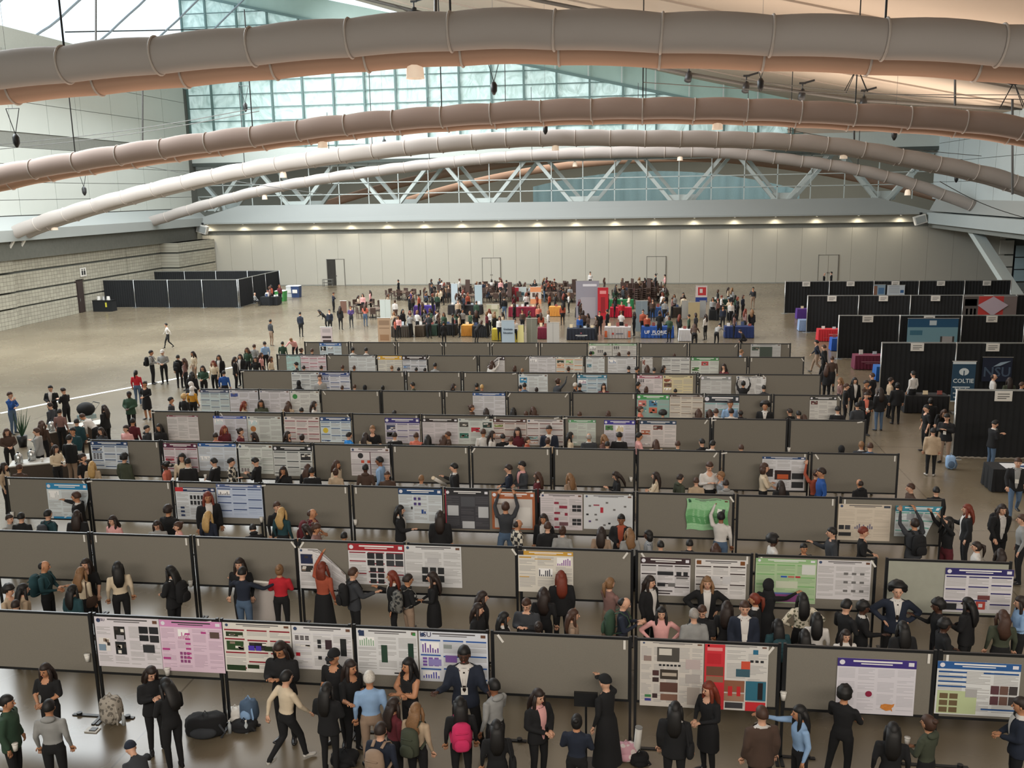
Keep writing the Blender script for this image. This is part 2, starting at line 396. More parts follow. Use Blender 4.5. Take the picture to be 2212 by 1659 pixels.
# upper glazed wall with daylit sheets
def rake(x): return 21.55 - (x + 8.2) * .232     # lower rake bar
def topz(x): return min(rake(x), 33)
SHEET = sheet_mat()
wg = struct(put('window_2', None, None, (0, 0, 0)))
fr = MB(); xs = [-48.4, -45.7] + [-42.3 + 3.37 * k for k in range(18)]
zr = [14.9 + 1.38 * k for k in range(14)]
for x in xs:
    zt = topz(x)
    if zt > 15: fr.bar((x, 100.3, 14.8), (x, 100.3, zt), .2)
for z in zr:
    xe = min(16.0, -8.2 + (21.55 - z) / .232)
    fr.bar((-48.4, 100.3, z), (xe, 100.3, z), .1)
fr.bar((-49, 100.2, rake(-49)), (18.5, 100.2, rake(18.5)), .26)
fr.build('window_frame', M('window_steel', '#5f7a78', .5, .05), wg)
for i in range(len(xs) - 1):
    for j in range(len(zr) - 1):
        xa, xb, za, zb = xs[i] + .05, xs[i + 1] - .05, zr[j] + .03, zr[j + 1] - .03
        if topz(xa) < za: continue
        pts = [(xa, 100.5, za)]
        if topz(xb) >= za: pts.append((xb, 100.5, za))
        else: pts.append((-8.2 + (21.55 - za) / .232, 100.5, za))
        if topz(xb) >= zb: pts += [(xb, 100.5, zb), (xa, 100.5, zb)]
        else:
            if topz(xb) >= za: pts.append((xb, 100.5, topz(xb)))
            if topz(xa) >= zb: pts += [(-8.2 + (21.55 - zb) / .232, 100.5, zb), (xa, 100.5, zb)]
            else: pts.append((xa, 100.5, topz(xa)))
        m = MB(); m.poly(pts); m.build('pane', SHEET, wg)
# green glass between the rake bar and the ceiling edge
GG = M('green_glass_strip', '#8fa79f', .35, .15, .6, emit='#8fb0a8', es=.12)
m = MB(); m.quad((-49, 100.7, rake(-49)), (18, 100.7, rake(18)), (18, 100.7, rake(18) + 2.4), (-49, 100.7, rake(-49) + 2.4)); m.build('glass_strip', GG, wg)
m = MB()
for k in range(-6, 6): m.bar((-2 + 3.37 * k, 100.4, rake(-2 + 3.37 * k)), (-2 + 3.37 * k, 100.4, rake(-2 + 3.37 * k) + 2.3), .12)
m.build('strip_mullions', STEEL, wg)
m = MB(); m.box(-49, 100.3, 13.35, 29.5, 101.8, 14.85); struct(m.build('trim_6', M('white_band', '#c3cbc6', .7, .03)))
m = MB(); m.box(-49, 100.25, 13.0, 29.5, 101.4, 13.35); struct(m.build('trim_7', M('dark_band', '#4d5450', .8, .1)))
m = MB(); m.poly([(14.5, 100.35, 14.8), (29.5, 100.35, 14.8), (29.5, 100.35, 17), (14.5, 100.35, 19)]); struct(m.build('wall_far_gable', FABR))

# right side: upper panels, ledge beam, brace, lower room
wr = plain_wall('wall_right', 29.1, -4, 8.2, 29.5, 101, 15.5, DARKR)
for a, b in zip((8.25, 9.9, 11.8, 13.6), (9.9, 11.8, 13.6, 15.5)):
    m = MB(); m.box(-.1, .02, .02, .0, 4.16, b - a - .02); me = m.mesh('wall_panel', M('cool_wall_panel', '#b6c0c0', .7, .04, .3))
    for k in range(25): put('wall_panel', me, wr, (29.1, -3.6 + 4.2 * k, a))
m = MB(); m.v = [(28.4, -4, 7.1), (29.0, -4, 8.3), (30.5, -4, 8.3), (30.5, -4, 7.1), (28.4, 100, 7.1), (29.0, 100, 8.3), (30.5, 100, 8.3), (30.5, 100, 7.1)]
for q in ((0, 1, 2, 3), (7, 6, 5, 4), (0, 4, 5, 1), (1, 5, 6, 2), (2, 6, 7, 3), (3, 7, 4, 0)): m.face(q)
struct(m.build('trim_8', FASC))
m = MB(); m.box(27.9, -4, 5.95, 30.5, 99, 6.98); struct(m.build('trim_9', M('ledge_beam', '#a9b2b2', .6, .03)))
m = MB(); m.box(28.4, -4, 5.5, 47, 100, 5.9); struct(m.build('ceiling_right_aisle', GREYS))
wrl = plain_wall('wall_right_lower', 46, -4, 0, 46.4, 101, 6, DARKR)
wx = plain_wall('wall_far_right', 35.2, 100.1, 0, 46.4, 100.5, 6, DARKR)
for z0, z1 in ((0, 1.42), (1.56, 2.62), (2.78, 4.12), (4.3, 5.5)):
    for xa, xb in ((35.3, 36.6), (38.4, 42), (42.1, 46)):
        m = MB(); m.box(xa, 99.9, z0, xb, 100.1, z1); m.build('masonry_course', M('pale_block', '#c9c6bb', .9, .06), wx)
m = MB(); m.box(36.7, 99.95, 0, 38.3, 100.1, 3.6); wd2 = struct(m.build('window_3', BLACK))
for z in (.1, 1.3, 2.5):
    m = MB(); m.box(36.8, 99.92, z, 38.2, 99.95, z + 1.1); m.build('pane', M('pale_glass', '#a8bcc0', .15, .05), wd2)
t = thing('steel_brace', 'wide pale steel brace slanting down under the right ledge', 'brace')
m = MB(); pa, pb = Vector((29.2, 90, 6.0)), Vector((29.2, 76.5, .2)); m.bar(pa, pb, .9, .5); m.build('plate', STEEL, t)
m = MB(); m.box(28.8, 76, 0, 29.6, 77.2, .25); m.build('base_plate', STEEL, t)

# ceiling: skylight slope on the left, fabric over the rest
prof = [(-40, 33), (-36, 31.4), (-22, 27.2), (-6, 23.2), (4.3, 20.7), (15, 18.2), (29.2, 15.2), (47, 12.0)]
m = MB(); ys = [-4, 16, 36, 57, 78, 101]
for x, z in prof:
    for yy in ys: m.v.append((x, yy, z + (.0 if yy != 36 else .0)))
n = len(ys)
for i in range(len(prof) - 1):
    for j in range(n - 1): m.face((i * n + j, (i + 1) * n + j, (i + 1) * n + j + 1, i * n + j + 1))
ce = struct(m.build('ceiling', FABR))
SEAM = M('ceiling_seam', '#9c8f82', .9, .05)
for yy in (57, 64, 71, 78, 85, 92):
    m = MB()
    for (a, b) in zip(prof[:-1], prof[1:]): m.bar((a[0], yy, a[1] - .05), (b[0], yy, b[1] - .05), .12)
    m.build('ceiling_rib', SEAM, ce)
plain_wall('wall_near', -49, -4.4, 0, 47, -4, 33.5, PALE)
sk = struct(put('window_4', None))
sp = [(-48.5, 21.9), (-46.6, 23.4), (-44.2, 26.3), (-41.6, 29.8), (-40, 33)]
m = MB()
for k in range(9):
    y0_ = 44 + 7.2 * k; K_ = 14; P_ = []
    for i in range(K_ + 1):
        q = i / K_ * 4; j = min(int(q), 3); a, b = sp[j], sp[j + 1]; f_ = q - j
        P_.append((a[0] + (b[0] - a[0]) * f_ + .35, y0_ + 9 * (i / K_) ** 1.6, a[1] + (b[1] - a[1]) * f_))
    m.tube(P_, .09, 6)
m.build('glazing_rib', M('rib_grey', '#8a97a0', .5, .05), sk)
m = MB()
for a, b in (((-48, 60, 23.5), (-41, 99, 30)), ((-48, 78, 23.5), (-43, 100, 27))): m.bar(a, b, .1)
m.build('bracing_rod', BLACK, sk)
m = MB()   # gathered white fabric rim along the opening
K = 90
for i in range(K + 1):
    yy = 40 + 60 * i / K; w = .12 * math.sin(i * 2.3)
    m.v += [(-48.3, yy, 21.1 + w), (-47.6, yy, 21.9 + w * .6), (-47.3, yy, 22.5)]
for i in range(K):
    for j in range(2): m.face((3 * i + j, 3 * i + 3 + j, 3 * i + 4 + j, 3 * i + 1 + j))
m.build('fabric_rim', M('white_rim_fabric', '#c4ccca', .9, .05), sk, True)

# ---------------------------------------------------------------- ducts
ARCH = {
 'A': (25.5, [(-48.3, 9.4), (-34, 11.6), (-26, 12.6), (-17.8, 13.21), (-11, 13.57), (-6.7, 13.75), (-3.4, 13.76), (.7, 13.52), (5.7, 13.2), (9.2, 12.87), (16, 11.9), (28.5, 8.6)]),
 'B': (46.5, [(-48, 7.4), (-40, 9.6), (-33.1, 10.97), (-29.7, 11.45), (-24.5, 12.06), (-19.6, 12.55), (-14.3, 13.03), (-8.5, 13.31), (-3.2, 13.42), (3.1, 13.28), (8.3, 12.95), (15.8, 12.23), (20, 11.2), (28.5, 8.0)]),
 'C': (67.5, [(-47.9, 7.12), (-44.3, 8.29), (-37.4, 9.99), (-29.3, 11.51), (-21.9, 12.43), (-14.4, 13.06), (-6.9, 13.32), (.5, 13.13), (7.9, 12.8), (13.1, 12.3), (18.2, 11.29), (23.5, 9.99), (28.4, 8.2)]),
 'D': (88.5, [(-48.3, 7.2), (-42, 8.88), (-34.4, 10.5), (-25.2, 11.73), (-16.3, 12.56), (-9.4, 12.95), (.6, 12.98), (7.2, 12.75), (12.8, 12.04), (18, 11.2), (23.2, 9.84), (28.9, 7.7)]),
}
DF = M('grey_duct_fabric', '#a39c97', .75, .06, .5)
DF2 = M('tan_warm_light_fabric', '#b3917b', .75, .06, .5)  # tan tint puts warm light into the colour of the rear ducts
RING = M('duct_ring', '#b3aaa2', .5, .05)
def archz(key, x):
    P = ARCH[key][1]
    # Catmull-Rom
    for i in range(len(P) - 1):
        if P[i][0] <= x <= P[i + 1][0]:
            p0, p1, p2, p3 = P[max(i - 1, 0)], P[i], P[i + 1], P[min(i + 2, len(P) - 1)]
            t = (x - p1[0]) / (p2[0] - p1[0]); m1 = (p2[1] - p0[1]) / (p2[0] - p0[0]) * (p2[0] - p1[0]); m2 = (p3[1] - p1[1]) / (p3[0] - p1[0]) * (p2[0] - p1[0])
            return (2 * t**3 - 3 * t**2 + 1) * p1[1] + (t**3 - 2 * t**2 + t) * m1 + (-2 * t**3 + 3 * t**2) * p2[1] + (t**3 - t**2) * m2
    return P[-1][1]
ring_mesh = {}
def torus_ring(r, t, mat):
    m = MB(); n = 24
    for i in range(n):
        a = 2 * PI * i / n
        for j in range(5):
            b = 2 * PI * j / 5; q = r + t * math.cos(b); m.v.append((t * math.sin(b), q * math.cos(a), q * math.sin(a)))
    for i in range(n):
        for j in range(5): m.face((i * 5 + j, i * 5 + (j + 1) % 5, ((i + 1) % n) * 5 + (j + 1) % 5, ((i + 1) % n) * 5 + j))
    return m.mesh('ring', mat, True)
names = {'A': 'nearest', 'B': 'second', 'C': 'third', 'D': 'farthest'}
def duct(key, dy, dz, R, mat, label, step):
    Y, P = ARCH[key]; x0, x1 = P[0][0], P[-1][0]
    t = thing('air_duct', label, 'duct')
    K = int((x1 - x0) / (step / 6)); m = MB(); pts = []; rad = []
    for i in range(K + 1):
        x = x0 + (x1 - x0) * i / K; ph = (i % 6) / 6
        bul = math.sin(ph * PI)
        pts.append((x, Y + dy, archz(key, x) + dz + .05 * bul)); rad.append(R * (.965 + .045 * bul))
    m.tube(pts, rad, 18, ref=(0, 1, 0)); m.build('fabric_sleeve', mat, t, True)
    k = (key, round(R, 2))
    if k not in ring_mesh: ring_mesh[k] = torus_ring(R * 1.0, .035, RING)
    for i in range(0, K + 1, 6):
        x = x0 + (x1 - x0) * i / K
        if ony(0, 300, Y).x - 3 < x < ony(2212, 300, Y).x + 3:
            sl = (archz(key, min(x + .3, x1)) - archz(key, max(x - .3, x0))) / .6
            o = put('ring', ring_mesh[k], t, (x, Y + dy, archz(key, x) + dz)); o.rotation_euler = (0, -math.atan(sl), 0)
            if (i // 6) % 4 == 0 and dy == 0 and archz(key, x) > 11:
                h = MB(); h.tube([(x, Y, archz(key, x) + R), (x, Y, archz(key, x) + 6)], .03, 5); h.build('hanger_cable', BLACK, t)
    m = MB(); m.tube([(x0 + .4, Y + dy, archz(key, x0 + .4) - R * .9), (x0 - .2, Y + dy, archz(key, x0) - R - .6)], .12, 6); m.build('end_bracket', WHITE, t)
duct('A', 0, 0, .5, DF, 'widest grey fabric air duct arching nearest across the whole hall top', 2.7)
duct('A', 1.6, -.22, .46, DF2, 'air duct tinted orange with warm light just under and behind the nearest grey duct', 2.7)
duct('B', 0, 0, .5, M('rose_duct_fabric', '#a8958c', .75, .06, .5), 'pinkish fabric air duct, second arch from the camera', 2.4)
duct('B', 1.5, -.16, .46, DF2, 'air duct tinted tan with warm light, hidden mostly behind the second arch', 2.4)
duct('C', 0, 0, .5, DF, 'grey fabric air duct, third arch from the camera', 2.4)
duct('C', 1.4, -.12, .44, DF, 'grey air duct tucked behind the third arch', 2.4)
duct('D', 0, 0, .5, DF, 'grey fabric air duct, farthest arch, in front of the truss', 2.4)
# two ducts of the neighbouring hall
for j, (yy, zt, wx0, wx1) in enumerate(((112, 13.6, -40, 34), (124, 13.5, -34, 40))):
    m = MB(); pts = []
    for i in range(40):
        x = wx0 + (wx1 - wx0) * i / 39; c = (wx0 + wx1) / 2; pts.append((x, yy, zt - .0042 * (x - c) ** 2))
    m.tube(pts, .5, 10, ref=(0, 1, 0))
    o = m.build('air_duct', DF2, None, True); tag(o, ['nearer', 'farther'][j] + ' brown duct arch seen through the truss in the next hall', 'duct')

# ---------------------------------------------------------------- lamps under the ducts
def lamp_mesh():
    m = MB(); n = 18; prof = [(.03, .52), (.12, .5), (.2, .42), (.235, .25), (.25, .04), (.26, 0), (.22, .0), (.2, .1)]
    for r, z in prof:
        for k in range(n):
            a = 2 * PI * k / n; q = r * (1 + (.03 if k % 2 else -.03)); m.v.append((q * math.cos(a), q * math.sin(a), z))
    for i in range(len(prof) - 1):
        for k in range(n): m.face((i * n + k, i * n + (k + 1) % n, (i + 1) * n + (k + 1) % n, (i + 1) * n + k))
    return m.mesh('lamp_shade', WARMW, True)
LS = lamp_mesh(); m = MB(); m.tube([(0, 0, .5), (0, 0, .95)], .03, 6); m.ell((0, 0, .52), (.06, .06, .05), 8, 6); LST = m.mesh('stem', BLACK, True)
LM = [(897, 170, 27.1, 'large cream bell lamp hanging under the nearest duct left of centre'),
      (697, 319, 48, 'cream bell lamp under the second duct arch, left half'),
      (1550, 280, 48, 'cream bell lamp under the second duct arch, right half'),
      (203, 193, 27.1, 'bell lamp half hidden below the nearest duct far left'),
      (1722, 119, 27.1, 'bell lamp half hidden below the nearest duct right of centre'),
      (1822, 343, 68.9, 'cream bell lamp under the third duct arch, right half'),
      (1200, 325, 68.9, 'cream bell lamp under the third duct arch near its top'),
      (612, 384, 68.9, 'cream bell lamp under the third duct arch, left half'),
      (118, 497, 68.9, 'cream bell lamp low at the left end of third arch'),
      (1960, 422, 88.5, 'small bell lamp under farthest arch near its right end'),
      (1469, 347, 88.5, 'small bell lamp under farthest arch right of its top'),
      (1003, 356, 88.5, 'small bell lamp under farthest arch left of its top'),
      (572, 431, 88.5, 'small bell lamp under farthest arch in its left half'),
      (1242, 360, 101.6, 'tiny bell lamp glowing beyond the truss top')]
for u, v, Y, lab in LM:
    p = ony(u, v, Y); t = thing('bell_lamp', lab, 'lamp', p)
    put('lamp_shade', LS, t); put('stem', LST, t)

# lighting pipe with spotlights, cables, hanging speakers
t = thing('lighting_pipe', 'long dark pipe slung below the right ceiling carrying small spotlights', 'pipe')
pp = [ony(u, v, 80) for u, v in ((700, -25), (801, 0), (971, 43), (1371, 138), (1600, 180), (1850, 215), (2127, 232), (2300, 236))]
m = MB(); m.tube(pp, .14, 8); m.build('pipe', M('dark_pipe', '#4a4743', .6, .1), t, True)
for i, (u, v) in enumerate(((894, 22), (1488, 160), (1612, 183), (1733, 199), (1866, 215))):
    p = ony(u, v, 79.7); s = thing('spotlight', '%s spotlight from the left on the long dark ceiling pipe' % ORD[i], 'light', p)
    m = MB(); m.tube([(0, 0, .1), (0, 0, .7)], .06, 6); m.box(-.25, -.08, .6, .25, .08, .75); m.build('clamp', BLACK, s)
    m = MB(); m.tube([(-.1, -.2, -.55), (0, 0, -.1), (.05, .1, .2)], [.28, .26, .16], 10); m.build('housing', BLACK, s, True)
    m = MB(); m.box(.2, -.03, .55, 1.1, .03, .7, mat=Matrix.Rotation(-.25, 4, 'Y')); m.build('barn_door', BLACK, s)
pp = [ony(u, v, 62) for u, v in ((1080, -20), (1157, 0), (1300, 28), (1480, 60))]
m = MB(); m.tube(pp, .12, 8); o = m.build('lighting_pipe', MATS['dark_pipe'], None, True); tag(o, 'short dark pipe entering at the picture top above the nearest duct', 'pipe')
for i, (a, b, Y) in enumerate((((0, 312), (560, 232), 60), ((0, 322), (560, 240), 60), ((1390, 178), (2212, 205), 60), ((1600, 172), (2212, 215), 60), ((60, 310), (700, 420), 84), ((1700, 280), (2120, 337), 84), ((850, 10), (1010, 62), 56), ((2030, 392), (2212, 470), 70))):
    p, q = ony(*a, Y), ony(*b, Y); m = MB(); K = 8
    pts = [p.lerp(q, k / K) - Vector((0, 0, .25 * math.sin(PI * k / K))) for k in range(K + 1)]
    m.tube(pts, .028, 5); o = m.build('steel_cable', M('cable_grey', '#4e4e4b', .5, .05)); tag(o, ['upper of two thin cables behind the left nearest duct', 'lower of two thin cables behind the left nearest duct', 'upper of two thin cables across the right ceiling', 'lower of two thin cables across the right ceiling', 'thin cable sloping down over the left wall', 'thin cable sloping along the right wall', 'black cable slanting from the top above the nearest duct', 'dark cable slanting to the right edge below third arch'][i], 'cable', 'steel cables under the roof')
SPL = [(35, 303, 44, 'black hanging speaker at the far left below the nearest duct'), (530, 231, 70, 'black hanging speaker in front of the glazed wall, left part'),
       (1067, 190, 50, 'black hanging speaker below the nearest duct near the middle'), (1643, 182, 52, 'black hanging speaker below the nearest duct right of middle'),
       (1932, 290, 60, 'black hanging speaker between second and third arches at right'), (182, 412, 66, 'small black hanging speaker over the left wall'),
       (830, 308, 80, 'tiny black hanging speaker between second and third arch, left'), (1178, 279, 66, 'tiny black hanging speaker under the second arch middle'),
       (2066, 385, 84, 'tiny black hanging speaker against the pale right wall')]
for u, v, Y, lab in SPL:
    p = ony(u, v, Y); s = thing('hanging_speaker', lab, 'speaker', p)
    m = MB(); m.tube([(0, 0, -.35), (0, 0, -.15), (0, 0, .15), (0, 0, .3)], [.05, .16, .17, .08], 8); m.build('cabinet', BLACK, s, True)
    m = MB(); m.tube([(0, 0, .28), (-.35, 0, 1.5)], .02, 5); m.tube([(0, 0, .28), (.35, 0, 1.5)], .02, 5); m.tube([(-.35, 0, 1.5), (.35, 0, 1.5)], .02, 5); m.tube([(0, 0, 1.5), (0, 0, 8)], .008, 4); m.build('suspension_cable', BLACK, s)
for u, v, ww in ((2078, 8, 'at the picture top'), (1852, 145, 'just under the nearest duct'), (2190, 178, 'by the right edge')):
    p = ony(u, v, 70); s = thing('ceiling_fixture', 'dark ceiling fixture with splayed rods ' + ww, 'fixture', p, group='splayed ceiling fixtures')
    m = MB(); m.ell((0, 0, 0), (.45, .45, .2), 10, 6); m.build('hub', BLACK, s, True)
    for k in range(4):
        a = k * PI / 2 + .5; m = MB(); m.tube([(0, 0, 0), (1.0 * math.cos(a), 1.0 * math.sin(a), -1.6)], .03, 5); m.build('rod', BLACK, s)
for i, (u0, v0, v1, Y) in enumerate(((207, -10, 100, 60), (1850, -20, 30, 60), (2063, 160, 228, 62), (308, 190, 305, 70), (2187, 215, 420, 60), (941, -10, 45, 40), (1845, 270, 330, 70))):
    a, b = ony(u0, v0, Y), ony(u0, v1, Y); m = MB(); m.tube([a, b], .07, 6); o = m.build('drop_rod', M('rod_dark', '#3b3a38', .5, .1)); tag(o, 'dark drop rod hanging from the roof ' + ['before the skylight at far left', 'above the nearest duct right of centre', 'between nearest and second ducts at right', 'before the left wall near the glazed wall', 'before the right wall near the edge', 'above the nearest duct left of centre', 'between second and third ducts at right'][i], 'rod', 'drop rods')
# ================================================================ poster boards
RY = [0, 15.21, 19.27, 23.27, 27.37, 31.45, 35.38, 39.39, 43.55, 47.46]
WB = 2.5; X0 = -.06; TOPZ = 2.11
RNG = random.Random(7)
m = MB(); w = WB - .09
m.box(0, -.02, 2.065, w, .02, 2.11); m.box(0, -.02, .90, w, .02, .945); m.box(0, -.02, .945, .035, .02, 2.065); m.box(w - .035, -.02, .945, w, .02, 2.065)
B_FRAME = m.mesh('frame', BLACK)
m = MB(); m.box(.035, -.012, .945, w - .035, .012, 2.065); B_PANEL = m.mesh('panel', TAUPE)
m = MB(); m.box(-.025, -.025, 0.04, .02, .025, 2.13); B_POST = m.mesh('post', BLACK)
m = MB(); m.box(-.03, -.30, 0, .03, .30, .022); m.box(0, -.035, 0, .58, .035, .022); m.tube([(.45, 0, .02), (.45, 0, .06)], .05, 8); B_FOOT = m.mesh('foot', BLACK)
m = MB(); m.box(-.02, -.006, -.17, .02, 0, 0); B_TAG = m.mesh('paper_tag', WHITE)
ROWN = ['', 'front', 'second', 'third', 'fourth', 'fifth', 'sixth', 'seventh', 'eighth', 'back']
BOARDS = []
def board(row, x, Y, label, tags=2, rz=0, pm=None):
    t = thing('poster_board', label, 'board', (x + .045, Y, 0), rz, 'poster boards in rows')
    put('frame', B_FRAME, t); put('panel', pm or B_PANEL, t)
    for px in (0.0, w):
        p = put('post', B_POST, t, (px + (.005 if px else 0), 0, 0)); put('foot', B_FOOT, p, rz=(PI if px else 0))
    if tags:
        for side, px in ((0, .10), (1, w - .10)):
            if tags & (1 << side):
                o = put('paper_tag', B_TAG, t, (px, -.021, 2.06))
                o.rotation_euler = (0, RNG.choice([0, 0, 0, .6, -.6, 1.4]), 0)
    BOARDS.append((row, x, Y))
    return t
for row in range(1, 10):
    j0, j1 = (-5, 2) if row == 1 else ((-6, 1) if row == 2 else (-7, 2))
    for j in range(j0, j1 + 1):
        x = X0 + j * WB
        board(row, x, RY[row], '%s grey poster board from the left in the %s board row' % (ORD[j - j0], ROWN[row]), RNG.choice([3, 3, 1, 2, 3]))
m = MB(); m.box(.035, -.012, .945, w - .035, .012, 2.065)
p = ony(1913, 1206, 18.2)
board(2, 5.07, RY[2], 'pale grey poster board standing last at the right of second row', 0, 0, m.mesh('panel', M('pale_grey_panel', '#9a9c90', .9, .08)))

# ================================================================ posters
SUBD = [0]
def P_rect(mb, W, H, x0, y0, x1, y1, col, lvl=1):
    yy = -.004 - .0012 * lvl
    if SUBD[0] and (x1 - x0 > .13 or y1 - y0 > .13):
        nx = max(1, int((x1 - x0) / .1)); ny = max(1, int((y1 - y0) / .1))
        for i in range(nx):
            for j in range(ny):
                xa, xb = x0 + (x1 - x0) * i / nx, x0 + (x1 - x0) * (i + 1) / nx; ya, yb = y0 + (y1 - y0) * j / ny, y0 + (y1 - y0) * (j + 1) / ny
                mb.quad((xa * W, yy, H - yb * H), (xb * W, yy, H - yb * H), (xb * W, yy, H - ya * H), (xa * W, yy, H - ya * H), 0, col)
        return
    mb.quad((x0 * W, yy, H - y1 * H), (x1 * W, yy, H - y1 * H), (x1 * W, yy, H - y0 * H), (x0 * W, yy, H - y0 * H), 0, col)
def P_disc(mb, W, H, cx, cy, r, col, lvl=2, n=12):
    mb.poly([(cx * W + r * math.cos(2 * PI * k / n), -.004 - .0012 * lvl, H - cy * H + r * math.sin(2 * PI * k / n)) for k in range(n)], 0, col)
def textlines(mb, W, H, x0, y0, x1, y1, rg, col='#9c9a9a', pitch=.024, th=.45):
    n = int((y1 - y0) * H / pitch)
    for i in range(n):
        if rg.random() < .08: continue
        yy = y0 + (i + .2) * pitch / H; e = x1 if rg.random() > .25 else x0 + (x1 - x0) * rg.uniform(.4, .9)
        P_rect(mb, W, H, x0, yy, e, yy + pitch * th / H, col)
def figure_(mb, W, H, x0, y0, x1, y1, rg, kind, col):
    if kind == 'p':      # photograph
        P_rect(mb, W, H, x0, y0, x1, y1, col, 2)
        for _ in range(5):
            a, b = rg.uniform(x0, x1), rg.uniform(y0, y1); P_rect(mb, W, H, a, b, min(x1, a + (x1 - x0) * .3), min(y1, b + (y1 - y0) * .25), rg.choice(['#c8c2b8', '#3a3432', '#8a7a6c', '#e4e0d8']), 3)
    elif kind == 'g':    # bar graph
        P_rect(mb, W, H, x0, y0, x1, y1, '#f2f2f2', 2)
        n = 7
        for i in range(n):
            h = rg.uniform(.2, .95); xa = x0 + (x1 - x0) * (i + .2) / n; P_rect(mb, W, H, xa, y1 - (y1 - y0) * h, xa + (x1 - x0) * .55 / n, y1, col, 3)
    elif kind == 'd':    # dot grid
        for i in range(3):
            for j in range(3): P_rect(mb, W, H, x0 + (x1 - x0) * (i + .1) / 3, y0 + (y1 - y0) * (j + .1) / 3, x0 + (x1 - x0) * (i + .85) / 3, y0 + (y1 - y0) * (j + .85) / 3, col, 2)
    elif kind == 'o': P_disc(mb, W, H, (x0 + x1) / 2, (y0 + y1) / 2, min((x1 - x0) * W, (y1 - y0) * H) / 2, col)
    else: P_rect(mb, W, H, x0, y0, x1, y1, col, 2)
def poster(u0, u1, v0, v1, row, label, bg='#dcd9d6', head=None, hh=.12, bar=None, cols=3, figs='', seed=1, extra=None, bend=0, group=None, Y=None, txt=None, lines='#a3a2a2', sheet=None):
    Y = (Y or RY[row]) - .03
    a = ony(u0, v0, Y)
    b = ony(u1, v0 + (u1 - u0) * .03, Y)
    W_ = b.x - a.x; H_ = (a.z - ony(u0, v1, Y).z) if v1 else .92
    ztop = min(a.z, 2.07) if not Y < 18.5 else min(a.z, 2.07)
    if ztop - H_ < .8: H_ = ztop - .84
    t = put('poster', None, None)
    rg = random.Random(seed * 13 + row)
    m = MB(); W_ = max(W_, .3)
    SUBD[0] = 1 if bend else 0
    if bend: P_rect(m, W_, H_, 0, 0, 1, 1, bg, 0)
    else: m.box(0, -.004, 0, W_, 0, H_, 0, bg)
    small = row >= 6
    y = .03
    if head:
        P_rect(m, W_, H_, .0, .0, 1, hh, head, 1)
        tc = '#e8e8e8' if sum(lin(head)) < 1.2 else '#3a3a3a'
    else: tc = '#5c5a5c'
    P_rect(m, W_, H_, .2, hh * .22, .82, hh * .42, tc, 2); P_rect(m, W_, H_, .3, hh * .55, .7, hh * .68, tc, 2)
    P_disc(m, W_, H_, .06, hh * .5, hh * .3 * H_, '#dddde6' if head else '#384a6a', 3); P_rect(m, W_, H_, .9, hh * .25, .97, hh * .7, '#dddde6' if head else '#6a4a3a', 3)
    fl = [f for f in figs.split(',') if f]
    cw = 1 / cols; k = 0
    for c in range(cols):
        x0, x1 = c * cw + .02, (c + 1) * cw - .02; y = hh + .03
        while y < .93:
            hblk = rg.uniform(.16, .3); y2 = min(.96, y + hblk)
            if bar: P_rect(m, W_, H_, x0, y, x1, y + .03, bar, 2); y += .045
            if k < len(fl) and rg.random() < .62:
                kind, col = fl[k][0], '#' + fl[k][1:]; k += 1
                figure_(m, W_, H_, x0 + .02, y + .01, x1 - .02, y2 - .02, rg, kind, col)
            else: textlines(m, W_, H_, x0, y, x1, y2 - .02, rg, lines, .045 if small else .026, .4)
            y = y2 + .015
    if extra:
        for e in extra: P_rect(m, W_, H_, *e[:4], e[4], e[5] if len(e) > 5 else 4)
    SUBD[0] = 0
    if bend:
        for i, (x, yy, z) in enumerate(m.v):
            q = x / W_; r = 1 - z / H_
            if bend == 'tr': k2 = max(0, q - .4); z = z - k2 * .95 * H_ * (1 - r); yy -= .35 * k2 * k2
            elif bend == 'br': k2 = max(0, q - .25) * r; x = x - .55 * k2 * W_; yy -= .45 * k2 * k2
            elif bend == 'cu': k2 = max(0, q + r - 1.35); yy -= .5 * k2; z += .2 * k2
            elif bend == 'wv': z += .02 * math.sin(q * 12) * (1 - r * .5); x += .02 * math.sin(r * 9); yy -= .02 + .018 * math.sin(q * 14 + r * 3)
            elif bend == 'tl': k2 = max(0, .6 - q); z = z - k2 * .8 * H_ * (1 - r) ; yy -= .3 * k2 * k2
            m.v[i] = (x, yy, z)
    me_ = m
    o = me_.build('poster', PRINT); bpy.data.objects.remove(t); o.name = 'poster'
    o.location = (a.x, Y, ztop - H_)
    tag(o, label, 'poster', group)
    if txt: lettering(txt[0], txt[1], M('dark_violet_ink', '#2b2350', .6, 0), o, (txt[2] * W_, -.011, H_ - txt[3] * H_))
    return o
DK, GR = '#26282c', '#6d6c6c'
# --- front row
poster(203, 342, 1331, 1437, 1, 'white poster with black photo squares beside the pink poster, front row', '#d6d2d8', None, .14, None, 4, 'pe0dcd8,p202020,p1c2024', 3,
       extra=[(.68, .16, .82, .30, '#1b1d22'), (.84, .16, .98, .30, '#23252a'), (.68, .33, .82, .45, '#1e2024'), (.84, .33, .98, .47, '#2a2a2e'), (.72, .52, .9, .68, '#303236'), (.03, .55, .14, .68, '#7d93a6'), (.32, .35, .44, .47, '#a8a6ae')], txt=('ETSU', .07, .1, .06))
poster(343, 478, 1338, 1447, 1, 'pale pink poster with magenta headings in the front row', '#dcc4d6', '#cf8fbd', .13, None, 4, 'gb04c8c,d8c4a7c', 4, lines='#b8a0b4',
       extra=[(.40, y, .48, y + .035, '#b03f86') for y in (.24, .34, .43, .53, .62, .71)] + [(.02, .55, .14, .59, '#b03f86'), (.02, .73, .14, .77, '#b03f86'), (.66, .2, .74, .24, '#b03f86'), (.8, .2, .95, .32, '#5a4a44')])
